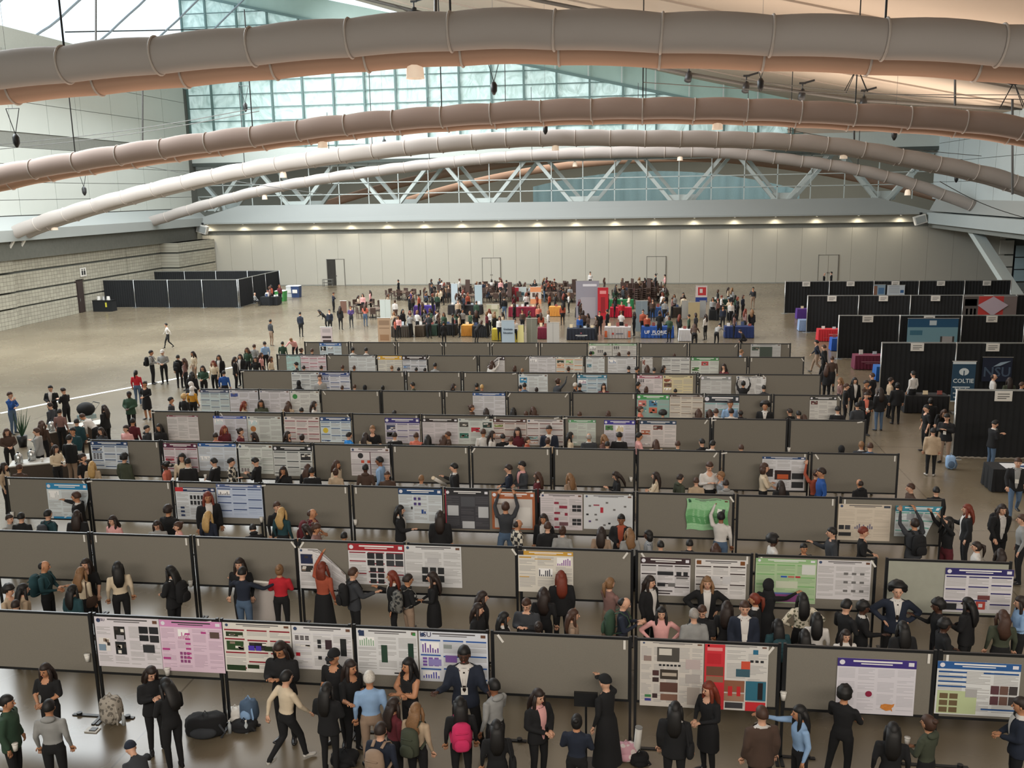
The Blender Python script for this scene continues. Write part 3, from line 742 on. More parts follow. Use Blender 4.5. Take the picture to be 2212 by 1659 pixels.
poster(480, 627, 1342, 1447, 1, 'white poster with dark red bars and green images, front row', '#d9d6cf', None, .1, '#8d2433', 3, 'p2a3a24,p2f4a2a,p1c1c20', 5,
       extra=[(.36, .45, .45, .55, '#4a35a8'), (.47, .45, .55, .55, '#4a35a8'), (.02, .86, .3, .97, '#22381f'), (.33, .84, .5, .92, '#26351f'), (.6, .45, .97, .55, '#25331f')])
poster(629, 759, 1346, 1439, 1, 'white poster with round seals and dark gel panels, front row', '#d8d8da', None, .14, '#c9c9cf', 3, 'd30262a,pc9c9cc', 6,
       extra=[(.42, .3, .48, .4, DK), (.42, .42, .48, .5, DK), (.55, .3, .66, .52, '#3a2a30'), (.8, .26, .9, .66, '#252829'), (.42, .68, .48, .76, DK), (.55, .68, .64, .86, DK), (.05, .62, .12, .7, '#b02030')])
poster(769, 901, 1355, 1453, 1, 'white poster with two tall dark sequence strips and green seals', '#d6d8da', None, .14, None, 3, 'g8fae94', 7,
       extra=[(.40, .34, .5, .72, '#2a4436'), (.84, .28, .93, .66, '#1f3a2e'), (.92, .05, .97, .11, '#3c8a4a'), (.04, .04, .13, .16, '#2a3858'), (.6, .93, .75, .96, DK)])
poster(904, 1053, 1361, 1468, 1, 'white poster with blue bars lettered LSU, front row', '#d4d9e2', None, .13, '#2f5aa0', 3, 'g6a4a9a,d7a5aa8,g5a5ab0', 8,
       extra=[(.13, .55, .32, .68, '#8f86c0'), (.38, .46, .55, .6, '#7a5aa0'), (.36, .25, .48, .33, '#8c9494')], txt=('LSU', .13, .1, .065))
poster(1383, 1521, 1382, 1521, 1, 'tall grey poster of building photographs beside the red one', '#c9c4bd', None, .05, None, 5, '', 9,
       extra=[(.27, .08, .62, .30, '#4d4a46'), (.30, .1, .5, .2, '#c8c4bc', 5), (.2, .44, .3, .52, '#4a3030'), (.32, .42, .6, .57, '#3c3630'), (.35, .47, .58, .52, '#b0a698', 5), (.32, .62, .6, .77, '#5c4038'), (.33, .8, .6, .9, '#7a5a4c'),
              (.2, .55, .3, .62, '#3a2c2c'), (.2, .8, .28, .87, '#3c2c30'), (.72, .25, .95, .40, '#b7a9a8'), (.72, .48, .95, .62, '#a8a3a0'), (.75, .68, .95, .95, '#aaa19a'), (.08, .82, .18, .86, '#3c7a4a'), (.08, .88, .18, .92, '#3a3f8a'), (.06, .22, .18, .3, '#8c7a74')]
             + [(.3 + .06 * i, .34, .34 + .06 * i, .37, DK) for i in range(6)])
poster(1523, 1661, 1387, 1527, 1, 'poster with a bright red left column and interior photographs', '#cfcdc9', None, .05, None, 3, '', 10,
       extra=[(0, 0, .32, 1, '#c9303a', 3), (.03, .34, .30, .48, '#6a4a3a'), (.03, .49, .30, .58, '#8a6a54'), (.04, .05, .28, .1, '#e08a8a'), (.04, .14, .26, .3, '#b8252f'), (.5, .36, .72, .48, '#3a5a68'), (.32, .54, .64, .72, '#8a5a44'), (.38, .63, .45, .78, '#c02a30', 5), (.52, .63, .58, .78, '#c02a30', 5),
              (.32, .74, .64, .86, '#9c7a66'), (.66, .54, .98, .84, '#2f6a80'), (.85, .56, .93, .82, '#201c20', 5), (.66, .86, .98, 1, '#c42c34'), (.34, .88, .62, .97, '#3a3a40'), (.76, .06, .84, .13, '#2a6a8a'), (.58, .24, .72, .36, '#c8503a')]
             + [(.72 + .08 * i, .22, .77 + .08 * i, .255, DK) for i in range(3)])
mapx = [(.50 + .02, .80), (.56, .78), (.64, .79), (.67, .77), (.66, .83), (.64, .86), (.65, .93), (.63, .90), (.58, .92), (.54, .89), (.51, .86)]
o = poster(1810, 1981, 1420, 1538, 1, 'white poster with purple header and small orange map, front row', '#d4d2da', '#3d2f7c', .15, None, 4, '', 11, lines='#b9b8c0')
m = MB(); m.poly([((x) * 1.42, -.013, .92 - y * .92) for x, y in reversed(mapx)]); m.build('printed_map', M('orange_ink', '#c8803a', .6, .3, 30.), o)
m = MB(); P_disc(m, 1.42, .92, .37, .60, .055, '#8a2040', 6); m.build('printed_disc', PRINT, o)
poster(2026, 2207, 1427, 1541, 1, 'white poster with blue header, green panel and photo grid at right edge', '#d6d9da', '#2a5a96', .14, None, 3, '', 12,
       extra=[(.02, .55, .5, .98, '#b9c79c', 2)] + [(.02, y, .36, y + .03, '#23508c') for y in (.18, .27, .36, .45)] + [(.56, .18, .98, .21, '#23508c')] + [(.05 + .12 * i, .6 + .13 * j, .15 + .12 * i, .7 + .13 * j, '#6a5a40') for i in range(2) for j in range(3)]
             + [(.66 + .11 * i, .42 + .2 * j, .76 + .11 * i, .58 + .2 * j, c) for i, c in enumerate(('#5a3a40', '#6a5048', '#3f3a3a')) for j in range(2)] + [(.36, .5, .5, .66, '#a9a9a9'), (.56, .86, .98, .89, '#23508c')])
# --- second row
poster(644, 748, 1184, 1270, 2, 'white poster with its right side falling loose, second row', '#d5d4d6', None, .1, None, 3, 'p1f2a4a,p303030', 13, bend='tr')
poster(751, 872, 1173, 1260, 2, 'white poster with red header and black image grid, second row', '#d6d6d8', '#9c2630', .17, '#8a2a38', 3, '', 14,
       extra=[(.34 + .155 * i, .22 + .17 * j, .47 + .155 * i, .36 + .17 * j, DK) for i in range(2) for j in range(2)] + [(.68 + .16 * i, .22 + .17 * j, .82 + .16 * i, .36 + .17 * j, '#3a3c40') for i in range(2) for j in range(2)] + [(.38 + .14 * i, .58 + .14 * j, .49 + .14 * i, .69 + .14 * j, DK) for i in range(2) for j in range(3)])
poster(873, 996, 1176, 1264, 2, 'plain white poster with six dark images, right of the red header one', '#d0d1d2', None, .12, None, 3, '', 15,
       extra=[(.30 + .14 * i, .52 + .2 * j, .41 + .14 * i, .68 + .2 * j, '#2a2c2e') for i in range(3) for j in range(2)] + [(.4, .3, .6, .42, '#b8b8ba')])
poster(1119, 1238, 1189, 1277, 2, 'white poster with yellow header strip hung beside the post, second row', '#d9d5cb', '#c79a3e', .1, None, 3, 'g3c3c48,g50506a,g8a5a9a', 16, extra=[(0, 0, .1, .1, '#2a2a30'), (.02, .14, .24, .17, '#c79a3e'), (.3, .18, .6, .2, '#c79a3e'), (.02, .62, .2, .64, '#c79a3e')])
poster(1384, 1492, 1203, 1284, 2, 'white poster with dark brown header and black image strip, second row', '#cfcdd0', '#3a2a2e', .17, '#2c2226', 3, '', 17, extra=[(.34, .36, .66, .46, DK), (.72, .36, .82, .46, DK), (.86, .36, .95, .46, DK), (.34, .66, .5, .76, DK), (.56, .66, .7, .76, GR), (.72, .5, .95, .55, GR), (.02, .93, .6, .96, '#2c2226')])
poster(1502, 1613, 1207, 1291, 2, 'white poster with two orange crests and dark bars, second row', '#d6d4d3', None, .14, '#3a2f30', 3, '', 18, extra=[(.03, .03, .12, .13, '#7a4a24'), (.88, .03, .97, .13, '#7a4a24'), (.34, .42, .5, .62, '#c6c6c8'), (.54, .42, .7, .62, '#c6c6c8')])
poster(1633, 1765, 1205, 1300, 2, 'green poster with purple lower band, second row', '#a8c29a', '#8fb583', .1, '#7eae74', 3, '', 19, lines='#8ba683',
       extra=[(.42, .38, .52, .42, '#2f5ab0'), (.54, .38, .64, .42, '#b86a5a'), (.66, .38, .74, .42, '#b02a3a'), (.32, .76, .74, .80, '#5a6aa0'), (.32, .80, .74, .97, '#8a4a84'), (.76, .12, .98, .34, '#d0d4d0'), (.34, .5, .7, .66, '#c2c9b4')])
poster(1766, 1883, 1209, 1293, 2, 'plain pale poster of small diagrams right of the green one', '#cfcdd0', None, .12, None, 3, '', 20, extra=[(.5 + .15 * i, .3 + .22 * j, .58 + .15 * i, .36 + .22 * j, GR) for i in range(3) for j in range(3)])
poster(2043, 2191, 1226, 1321, 2, 'white poster with purple header and red ring on the pale board', '#d2d0d4', '#2e2a66', .15, '#2e2a66', 3, '', 21, extra=[(.02, .8, .2, .95, DK), (.5, .6, .68, .7, '#6a3a3a'), (.48, .74, .62, .92, '#b0443c'), (.52, .79, .58, .87, '#d2d0d4', 5)])
# --- third row
poster(99, 188, 1043, 1119, 3, 'white poster with bright blue header curling at a corner, third row', '#cdd6da', '#2a86b8', .17, None, 3, 'gc4c8ca', 22, bend='cu', extra=[(.1, .94, .9, 1, '#2a86b8')])
poster(378, 464, 1052, 1121, 3, 'white poster with red and navy header, third row', '#d0d6dc', '#26365a', .13, None, 3, '', 23, extra=[(0, 0, .2, .13, '#c03038')] + [(.36 + .09 * i, .24 + .17 * j, .42 + .09 * i, .36 + .17 * j, DK) for i in range(6) for j in range(2)] + [(.1, .6 + .12 * j, .2, .66 + .12 * j, '#2a3a60') for j in range(3)])
poster(466, 565, 1045, 1117, 3, 'light blue poster with navy headings beside it, third row', '#b9c6dc', '#5a6a94', .1, '#2c4274', 3, 'g6a6a70', 24, lines='#9fb0cc')
poster(860, 954, 1054, 1128, 3, 'white poster with navy header and four purple discs, third row', '#cdd6dc', '#1f4470', .17, None, 3, '', 25, extra=[(.35, .25, .41, .33, '#4a3a78'), (.45, .25, .51, .33, '#4a3a78'), (.35, .4, .41, .48, '#4a3a78'), (.45, .4, .51, .48, '#4a3a78'), (.28, .52, .32, .6, DK), (.52, .6, .57, .72, '#2a4a8a'), (.58, .65, .62, .72, '#2a4a8a')])
poster(961, 1056, 1056, 1140, 3, 'dark charcoal poster with three white blocks, third row', '#3a3a40', '#2a2a2e', .14, '#4a4a50', 3, '', 26, lines='#55555a', extra=[(0, 0, .02, 1, '#a02a40'), (.05, .4, .3, .66, '#b9bcc0'), (.75, .42, .98, .7, '#b9bcc0'), (.38, .8, .66, .98, '#b9bcc0'), (.36, .18, .68, .42, '#4e5056')])
poster(1062, 1155, 1062, 1142, 3, 'white poster with orange border being hung by the man, third row', '#a8613c', '#a8613c', .16, None, 1, '', 27, lines='#a8613c', extra=[(.06, .18, .94, .96, '#c6c2be', 2), (.6, .4, .9, .9, '#d6d4d0', 3), (.08, .3, .4, .34, '#9a8a80', 3)])
poster(1167, 1258, 1066, 1143, 3, 'pale poster with dark red framed boxes, third row', '#cdc6ca', None, .1, None, 3, '', 28, extra=[(.33, .22, .44, .28, '#8a2a40'), (.45, .32, .64, .4, '#8a2a40'), (.33, .5, .47, .56, '#8a2a40'), (.58, .52, .65, .6, '#8a2a40'), (.33, .66, .43, .74, '#8a2a40'), (.45, .78, .66, .88, '#6a4a50'), (.33, .9, .5, .95, '#8a2a40')] + [(.76 + .11 * i, .3 + .1 * j, .86 + .11 * i, .38 + .1 * j, DK) for i in range(2) for j in range(2)] + [(.76 + .11 * i, .68 + .1 * j, .86 + .11 * i, .76 + .1 * j, DK) for i in range(2) for j in range(2)])
poster(1261, 1367, 1068, 1142, 3, 'white flow chart poster with one red block, third row', '#ccd0d4', None, .1, None, 1, '', 29, lines='#ccd0d4', extra=[(.34, .36, .4, .52, '#b02a3a'), (.2, .28, .32, .32, '#9a4a5a')] + [(x, y, x + .05, y + .05, c) for x, y, c in ((.05, .55, DK), (.22, .55, GR), (.1, .75, '#4a3a6a'), (.24, .7, GR), (.5, .8, DK), (.6, .4, GR), (.7, .6, GR), (.82, .3, GR), (.1, .3, GR), (.45, .2, GR), (.4, .85, GR), (.8, .7, GR))])
poster(1483, 1574, 1076, 1143, 3, 'bright green wavy poster the man in white reaches for', '#8fc294', None, .1, None, 1, '', 30, lines='#a5cfa6', bend='wv', extra=[(0, .35, 1, .55, '#70ad76', 2), (0, .55, 1, .8, '#5a9a62', 2), (.04, .05, .1, .13, '#2a5a3a'), (.74, .32, .84, .46, '#dfe6df'), (.85, .3, .92, .48, '#3a3a3e')])
poster(1812, 1926, 1088, 1166, 3, 'cream poster with a dark bar chart, third row near right end', '#cdc2b2', None, .12, None, 3, '', 31, lines='#b8ad9e', extra=[(.02, .58, .12, .7, DK), (.14, .58, .24, .7, '#3a3a40'), (.02, .78, .26, .88, '#2f2f34'), (.86, .03, .98, .09, '#3a4250')] + [(.32 + .04 * i, .62 - .02 * ((i * 7) % 5), .345 + .04 * i, .68, '#6d6a80') for i in range(9)])
poster(1935, 2036, 1092, 1158, 3, 'white poster with teal header being pinned at right end', '#c9d2d6', '#3a8aa0', .18, '#4a9a8a', 3, '', 32, bend='br', extra=[(.25, .25, .45, .45, '#9aa0a6'), (.5, .25, .65, .45, '#8a8e96')])
# --- fourth row
poster(195, 275, 953, 1012, 4, 'white poster with navy header at the far left of fourth row', '#ccd6e0', '#24406a', .14, '#2a4470', 3, 'p2a3a5a,d4a4a52', 33)
poster(352, 425, 957, 1018, 4, 'white poster with maroon header and many red boxes, fourth row', '#d2c9d0', '#5a2440', .16, '#8a3048', 3, 'pa04050,p1f1f24,d8a4050', 34)
poster(427, 509, 957, 1016, 4, 'pale poster with blue header second board of fourth row', '#cad2dc', '#2a5a9a', .12, None, 3, 'gb8c0c8', 35)
poster(514, 588, 960, 1022, 4, 'grey white poster with small diamond crest, fourth row', '#cdd2ce', None, .13, '#9aa29c', 3, 'd5a4a50,gaab0aa', 36)
poster(589, 673, 963, 1027, 4, 'white poster with black header and yellow figure, fourth row', '#c9cdcb', '#25272a', .16, '#3c4246', 3, 'oc0b040,p28282c,g8a8a8e', 37)
poster(757, 841, 967, 1027, 4, 'white poster divided by a cross with red dots, fourth row', '#d4cfd2', None, .14, None, 2, 'o2a2a2e', 38, extra=[(0, .13, 1, .15, '#5a3a44'), (.49, .15, .51, 1, '#5a3a44'), (0, .58, 1, .6, '#8a8088'), (.26, .44, .34, .54, '#c0503a'), (.42, .44, .5, .54, '#c0503a')])
poster(1647, 1740, 986, 1058, 4, 'white poster with navy header and a fiery dark photograph', '#cfd0d4', '#22406c', .07, None, 3, '', 39, extra=[(0, .36, .26, .6, '#241c20'), (.3, .4, .68, .68, '#2a1416'), (.36, .52, .62, .66, '#b8542a', 5), (.7, .48, .97, .66, '#26282c'), (.7, .74, .97, .92, '#26282c'), (.3, .75, .6, .86, '#b8b8bc')])
# --- fifth row
F5 = [(360, 427, 'white poster with dark red top edge', '#d6d2d2', '#7a3040', .05, None, ''), (460, 532, 'pale poster with royal blue header strip', '#d2d4de', '#2f50a8', .1, None, 'gb8d0da'),
      (533, 607, 'plain greenish white text poster', '#ccd2ce', None, .12, None, 'g9ccad0,ob07848'), (613, 689, 'white poster with dark red section bars', '#dad2d0', None, .13, '#8a3040', ''),
      (691, 757, 'pale blue poster with navy header and yellow spot', '#cfdce2', '#2c4a7c', .16, '#3a5a8c', 'o d8c040,p5a7a9a'.replace(' ', '')),
      (831, 906, 'white poster with deep violet header', '#cfccd4', '#3a3478', .2, '#5a5484', 'p3a4464,p26282c'), (912, 989, 'white poster with black brush header', '#cdc8cc', '#2e2828', .15, None, ''),
      (989, 1065, 'collage poster with teal blocks and a red corner', '#c6ccc8', None, .1, None, 'p50504c,p2c6a5c,pb03040,p1c3a34,p4a8a80,p202022'), (1065, 1137, 'white poster with dark brown header and map', '#cdc4be', '#4a2f2a', .13, '#7a4a44', 'p7a8a3a,gc07848'),
      (1138, 1217, 'white poster with brown bars and a teal panel', '#d2cdcc', None, .12, '#6a3a34', 'p86b4b8,gc88a60'), (1228, 1287, 'narrow pale green poster', '#c2ccc4', '#5a9a6c', .1, None, 'g6aa880'),
      (1305, 1372, 'white poster with violet header and green leaf photo', '#cfcdd6', '#3c3494', .16, None, 'p4a7a4a,gc0a850,d5a5a60'), (1382, 1461, 'white poster with navy header and orange photo', '#d2ccca', '#26405c', .14, None, 'pa0563a,g8a8488,p6a3a34')]
for i, (a, b, lab, bg, hd, hh, br, fg) in enumerate(F5):
    poster(a, b, 897 + (a - 360) * .011, None, 5, lab + ' in the fifth board row', bg, hd, hh, br, 3, fg, 50 + i)
F6 = [(432, 494, 'pale blue poster with grey header', '#c2d2d6', '#4a5470', .13, '#5a6a84', ''), (495, 557, 'white poster with thin top line and small blue flag', '#cfd0d8', None, .1, None, 'p4a5a9a'), (560, 625, 'plain pale lilac poster', '#d0ced4', None, .1, None, ''),
      (626, 689, 'white poster with a green disc', '#d0d2ce', None, .1, None, 'o3c8a48'), (1021, 1091, 'white poster with blue header on the left middle board', '#cfd0d6', '#3a5c94', .12, None, ''),
      (1376, 1446, 'poster with green header and teal, pink and blue blocks', '#8fb4ae', '#4a9a5a', .2, None, 'pc87a74,p6aa0a8,p4a80a4,pc86a54'), (1447, 1519, 'cream poster with brown headings', '#d0cabe', '#4a3c38', .07, '#8a7a6c', ''),
      (1523, 1597, 'poster with black and teal header', '#c2ccd0', '#2c343c', .3, '#5aa8a4', 'p3a3450,pc8a070'), (1750, 1808, 'white poster with black header and small red photo', '#ccccc8', '#2a2c2c', .14, None, 'p5a2a2c')]
for i, (a, b, lab, bg, hd, hh, br, fg) in enumerate(F6):
    poster(a, b, 842 + (a - 432) * .011, None, 6, lab + ' in the sixth board row', bg, hd, hh, br, 3, fg, 70 + i)
F7 = [(629, 689, 'white poster with grey section bars', '#ccd2d4', None, .12, '#7a8084', ''), (690, 755, 'white poster with navy header and bars', '#ccd0da', '#34487e', .14, '#34487e', 'd50506a'), (1120, 1183, 'white poster with one blue square', '#ccd4d6', None, .12, None, 'p3a8ab4'),
      (1247, 1311, 'pale blue poster with teal header', '#bccdd6', '#3a7a94', .16, '#5a7a94', 'g8a5a8a'), (1376, 1431, 'white poster with dusty pink header', '#d2ccce', '#a86a7a', .14, None, 'd3a3a3e'), (1432, 1497, 'cream and yellow poster', '#d0c6a0', None, .12, None, 'p8a4a34,p6a4a3a,ga08a50'),
      (1514, 1580, 'grey white text poster', '#bfc2c2', '#8e9292', .2, None, ''), (1590, 1654, 'white poster hanging askew behind a dark head', '#d0d2d2', None, .1, None, 'g9a9a9e')]
for i, (a, b, lab, bg, hd, hh, br, fg) in enumerate(F7):
    poster(a, b, 804 + (a - 629) * .009, None, 7, lab + ' in the seventh board row', bg, hd, hh, br, 3, fg, 90 + i, bend=('wv' if 'askew' in lab else 0))
F8 = [(618, 648, 'narrow teal poster', '#a9cfcb', None, .1, None, ''), (649, 704, 'white poster with pink section bars', '#d6ccd2', None, .1, '#a8485c', ''), (753, 810, 'plain white poster', '#ccd2d4', None, .1, None, ''), (816, 868, 'white poster with yellow header', '#cfcec4', '#d0a43c', .2, None, ''),
      (869, 921, 'white poster with black header', '#c8ccd2', '#2f2628', .2, '#3a4450', 'p4a7ab0'), (1053, 1090, 'half hung white poster with dark top', '#c6c4c4', '#3a3034', .2, None, ''), (1143, 1200, 'white poster left of the orange and green one', '#ccccd0', None, .1, None, 'g9a9a9e'),
      (1201, 1259, 'poster with orange blocks and a green side', '#cfcfc6', None, .1, '#d08a50', 'p2c3c30,pd08a50,p9ac48c'), (1266, 1306, 'small white poster with blue cloud figure', '#ccd2d4', None, .1, None, 'p6a9aac'), (1313, 1374, 'white poster with a small navy graph', '#cacdd0', None, .1, None, 'g4a6a9a'),
      (1387, 1410, 'very small white poster', '#ccccca', None, .1, None, 'p8a5a50'), (1430, 1490, 'white three column poster', '#c9ccca', '#a4a8a6', .1, '#5a5c60', ''), (1493, 1553, 'white poster with green header', '#c9d0ca', '#4a8a54', .16, None, 'p4a7a44,d4a4a4e,pb04a4a')]
for i, (a, b, lab, bg, hd, hh, br, fg) in enumerate(F8):
    poster(a, b, 768 + (a - 618) * .003, None, 8, lab + ' in the eighth board row', bg, hd, hh, br, 3, fg, 110 + i, bend=('tl' if 'half' in lab else 0))
for i, (a, b, lab, bg, hd, hh, br, fg) in enumerate([(690, 737, 'white poster with blue header and black figures', '#c6d6de', '#3a64a4', .16, None, 'p202428,g3a3a3e,p202428'), (1272, 1322, 'white poster of small round figures', '#ccccc6', '#8ab08a', .1, None, 'g4a4a4e,o3a6a3a,d5a5a5e'),
                                                    (1323, 1375, 'white dotted poster right of the round figures', '#ccccc8', '#8ab08a', .1, None, 'd3a3a3e,o2a2a3a,pb08a70'), (1622, 1687, 'grey poster with dark green middle panel', '#b9bcbc', None, .1, None, 'p4a5a50')]):
    poster(a, b, 741, None, 9, lab + ' in the back board row', bg, hd, hh, br, 3, fg, 130 + i, extra=([(.3, .14, .72, .98, '#3f4c44')] if i == 3 else None))

# paper cups of pins hung on the posts, loose tubes and rails
def cup_mesh():
    m = MB(); m.tube([(0, 0, 0), (0, 0, .11)], [.03, .042], 10); m.tube([(0, 0, .105), (0, 0, .118)], [.046, .044], 10); return m.mesh('paper_cup', WHITE, True)
CUPM = cup_mesh()
for i, (u, v, row) in enumerate(((189, 1423, 1), (362, 1453, 1), (776, 1462, 1), (1692, 1506, 1), (412, 1263, 2), (27, 1113, 3), (768, 1130, 3), (565, 1124, 3), (1363, 1037, 4), (1704, 973, 5))):
    p = ony(u, v, RY[row] - .07); o = put('paper_cup', CUPM, None, (p.x, RY[row] - .07, p.z - .05), sc=1.25)
    tag(o, 'white paper cup pinned on %s the %s board row' % (['far left board of', 'post below the pink poster in', 'second cup post in', 'right board of', 'left post of', 'far left end of', 'dark post of', 'blue poster edge of', 'right middle of', 'right post of'][i], ROWN[row]), 'cup')
# ================================================================ drapes, booths, tables
BLK = drape_mat('black_drape', '#14171a'); 
def curtain_mesh(L, H, mat, amp=.05, fold=.22, z0=.03):
    m = MB(); n = int(L / (fold / 3)); 
    for i in range(n + 1):
        x = L * i / n; a = amp * math.sin(2 * PI * x / fold) + amp * .5 * math.sin(x * 3.1)
        m.v += [(x, a, z0), (x, a * .5, H)]
    for i in range(n): m.face((2 * i, 2 * i + 2, 2 * i + 3, 2 * i + 1))
    return m.mesh('curtain', mat, True)
PL = 3.3
CUR = curtain_mesh(PL, 2.46, BLK)
m = MB(); m.tube([(0, 0, 0), (0, 0, 2.52)], .035, 8); POLE = m.mesh('upright_pole', CHROME, True)
m = MB(); m.box(-.25, -.25, 0, .25, .25, .012); PBASE = m.mesh('base_plate', CHROME)
m = MB(); m.box(0, -.02, 2.46, PL, .02, 2.52); PBAR = m.mesh('crossbar', CHROME)
def drape(label, p, rz=0, last=False):
    t = thing('pipe_and_drape', label, 'drape', (p[0], p[1], 0), rz, 'black drape panels')
    put('curtain', CUR, t); put('crossbar', PBAR, t)
    for x in ((0, PL) if last else (0,)): q = put('upright_pole', POLE, t, (x, -.06, 0)); put('base_plate', PBASE, q)
    return t
def sign(x, Y, label):
    t = thing('booth_sign', label, 'sign', (x, Y - .12, 2.12), 0, 'booth number signs')
    m = MB(); m.box(-.29, -.01, 0, .29, .01, .36); m.build('sign_card', WHITE, t)
    m = MB()
    for z in (.24, .15, .08): m.box(-.2, -.014, z, .2 - (z < .1) * .1, -.01, z + .035)
    m.build('printed_line', M('grey_ink', '#6b6b68', .7, 0), t)
NEAR = {75.6: 'farthest', 65.5: 'fourth', 55.2: 'middle', 45.4: 'second', 34.7: 'nearest'}
for Y, n in ((75.6, 5), (65.5, 5), (55.2, 4), (45.4, 3), (34.7, 2)):
    for k in range(n):
        drape('black drape panel, %s from the aisle in the %s booth row' % (ORD[k], NEAR[Y]), (11.2 + PL * k, Y), 0, k == n - 1)
        sx = 11.2 + PL * (k + .47)
        sign(sx, Y, 'white number sign on %s black drape of the %s booth row' % (ORD[k], NEAR[Y]))
for k in range(4): drape('black drape panel, %s from the stone wall in left enclosure front' % ORD[k], (-48.6 + PL * k, 80.3 - .1 * k), 0, k == 3)
for k in range(3): drape('black drape panel, %s going back on the left enclosure side' % ORD[k], (-35.4, 80.1 + 3.1 * k), PI / 2 - .02)
for k in range(4): drape('black drape panel, %s from left in enclosure back row' % ORD[k], (-48.4 + PL * k, 89.6), 0, k == 3)

# banners on booths
def panel_sheet(label, u0, u1, v0, v1, Y, bg, rects=(), name='banner', cat='banner', frame=None, H=None):
    a, b = ony(u0, v0, Y), ony(u1, v0, Y); H = H or a.z - ony((u0 + u1) / 2, v1, Y).z; W_ = b.x - a.x
    t = thing(name, label, cat, (a.x, Y, a.z - H))
    m = MB(); m.box(0, -.01, 0, W_, .01, H, 0, bg)
    for r in rects: P_rect(m, W_, H, r[0], r[1], r[2], r[3], r[4], 6 + (r[5] if len(r) > 5 else 0))
    m.build('printed_sheet', CLOTHPRINT, t)
    m = MB(); m.tube([(-.03, 0, H + .01), (W_ + .03, 0, H + .01)], .02, 6); m.build('top_rail', CHROME, t)
    if frame == 'stand' or a.z - H > .1 and frame != 'hung':
        m = MB(); m.tube([(W_ / 2, .04, H), (W_ / 2, .04, -(a.z - H) + .05)], .018, 6); m.build('support_pole', CHROME, t)
        m = MB(); m.box(W_ * .1, -.12, -(a.z - H), W_ * .9, .2, -(a.z - H) + .07); m.build('base', CHROME, t)
    return t, W_, H
panel_sheet('navy and white poster pair, left one, on the farthest booth drape', 1888, 1913, 615, 637, 75.45, '#7f95a6', [(0, .1, .3, 1, '#7a5a4a'), (.4, .3, .9, .9, '#4a6e94')], frame='hung')
panel_sheet('pale text poster right of its partner on farthest booth drape', 1917, 1955, 616, 637, 75.45, '#b8c2ca', [(.1, .1 + .1 * i, .7, .14 + .1 * i, '#8a8f96') for i in range(8)] + [(.75, .5, .95, .8, '#2f5a8a')], frame='hung')
panel_sheet('wide banner with red diamond on the fourth booth row', 2083, 2198, 640, 684, 65.3, '#6d6260',
            [(0, 0, .27, 1, '#4a4644'), (.05, .45, .09, .7, '#d8d8d8'), (.13, .45, .17, .7, '#d8d8d8'), (.2, .45, .24, .7, '#d8d8d8'), (.02, .1, .25, .35, '#26221f'), (.28, 0, .75, 1, '#a8322e', 1), (.3, .7, .27, .9, '#c0c0c0')], H=1.8, frame='hung')
a, b = ony(2107, 655, 65.3), ony(2165, 655, 65.3); m = MB(); cx = (a.x + b.x) / 2 + .25
m.poly([(cx, 65.24, 1.15), (cx + .95, 65.24, 1.85), (cx, 65.24, 2.42), (cx - .95, 65.24, 1.85)], 0, '#a99ba6'); o = m.build('printed_diamond', CLOTHPRINT, bpy.data.objects['banner.002']); o.matrix_parent_inverse = Matrix.Translation(-Vector(bpy.data.objects['banner.002'].location))
t, W_, H = panel_sheet('large blue backdrop with a ship photograph in the middle booth row', 1962, 2071, 688, 746, 54.4, '#6d95a4',
            [(0, 0, 1, .22, '#1f4f72'), (.05, .3, .3, .42, '#3a6a80', 1), (.66, .45, .94, .82, '#3a3838', 1), (.7, .45, .9, .6, '#9a9a9c', 2), (0, .9, .35, 1, '#3f5a5c', 1), (.65, .84, 1, .9, '#a8bcc2', 1)], H=2.2)
m = MB(); P_rect(m, W_, H, .43, .05, .57, .17, '#b9c9d2', 9); m.build('white_emblem', CLOTHPRINT, t)
t, W_, H = panel_sheet('navy flag with a bird and big letters NSU on black drape', 2124, 2188, 772, 824, 45.2, '#141d33', [], frame='hung')
lettering('NSU', .62, M('slate_ink', '#3f5166', .7, 0), t, (W_ * .5, -.02, H * .38), (PI / 2, 0, 0), .01)
m = MB(); m.poly([(W_ * .35, -.02, H * .62), (W_ * .6, -.02, H * .66), (W_ * .95, -.02, H * .86), (W_ * .6, -.02, H * .8)], 0, '#8fa3b4'); m.build('bird_emblem', CLOTHPRINT, t)
t, W_, H = panel_sheet('blue and white roller banner lettered COLTIE beside the nearest drape', 2059, 2109, 781, 868, 41.6, '#1f3f56', [(0, 0, 1, .06, '#c2ccd0'), (.05, .62, .8, .645, '#c8d2d6'), (0, .97, 1, 1, '#c2ccd0')], name='roller_banner')
WI = M('white_ink', '#c8d2d6', .7, 0)
lettering('COLTIE', .25, WI, t, (W_ * .5, -.02, H * .52), bold=.004)
lettering('Ending the', .13, WI, t, (W_ * .45, -.02, H * .32), bold=.003); lettering('money payment', .12, WI, t, (W_ * .5, -.02, H * .22), bold=.003); lettering('taboo', .12, WI, t, (W_ * .27, -.02, H * .12), bold=.003)
m = MB(); m.poly([(W_ * .5 + .2 * math.cos(a), -.02, H * .75 + .16 * math.sin(a)) for a in [2 * PI * k / 14 for k in range(14)]], 0, '#c2ccd0'); m.box(W_ * .5 - .02, -.03, H * .66, W_ * .5 + .02, -.02, H * .78, 0, '#1f3f56'); m.build('tree_emblem', CLOTHPRINT, t)

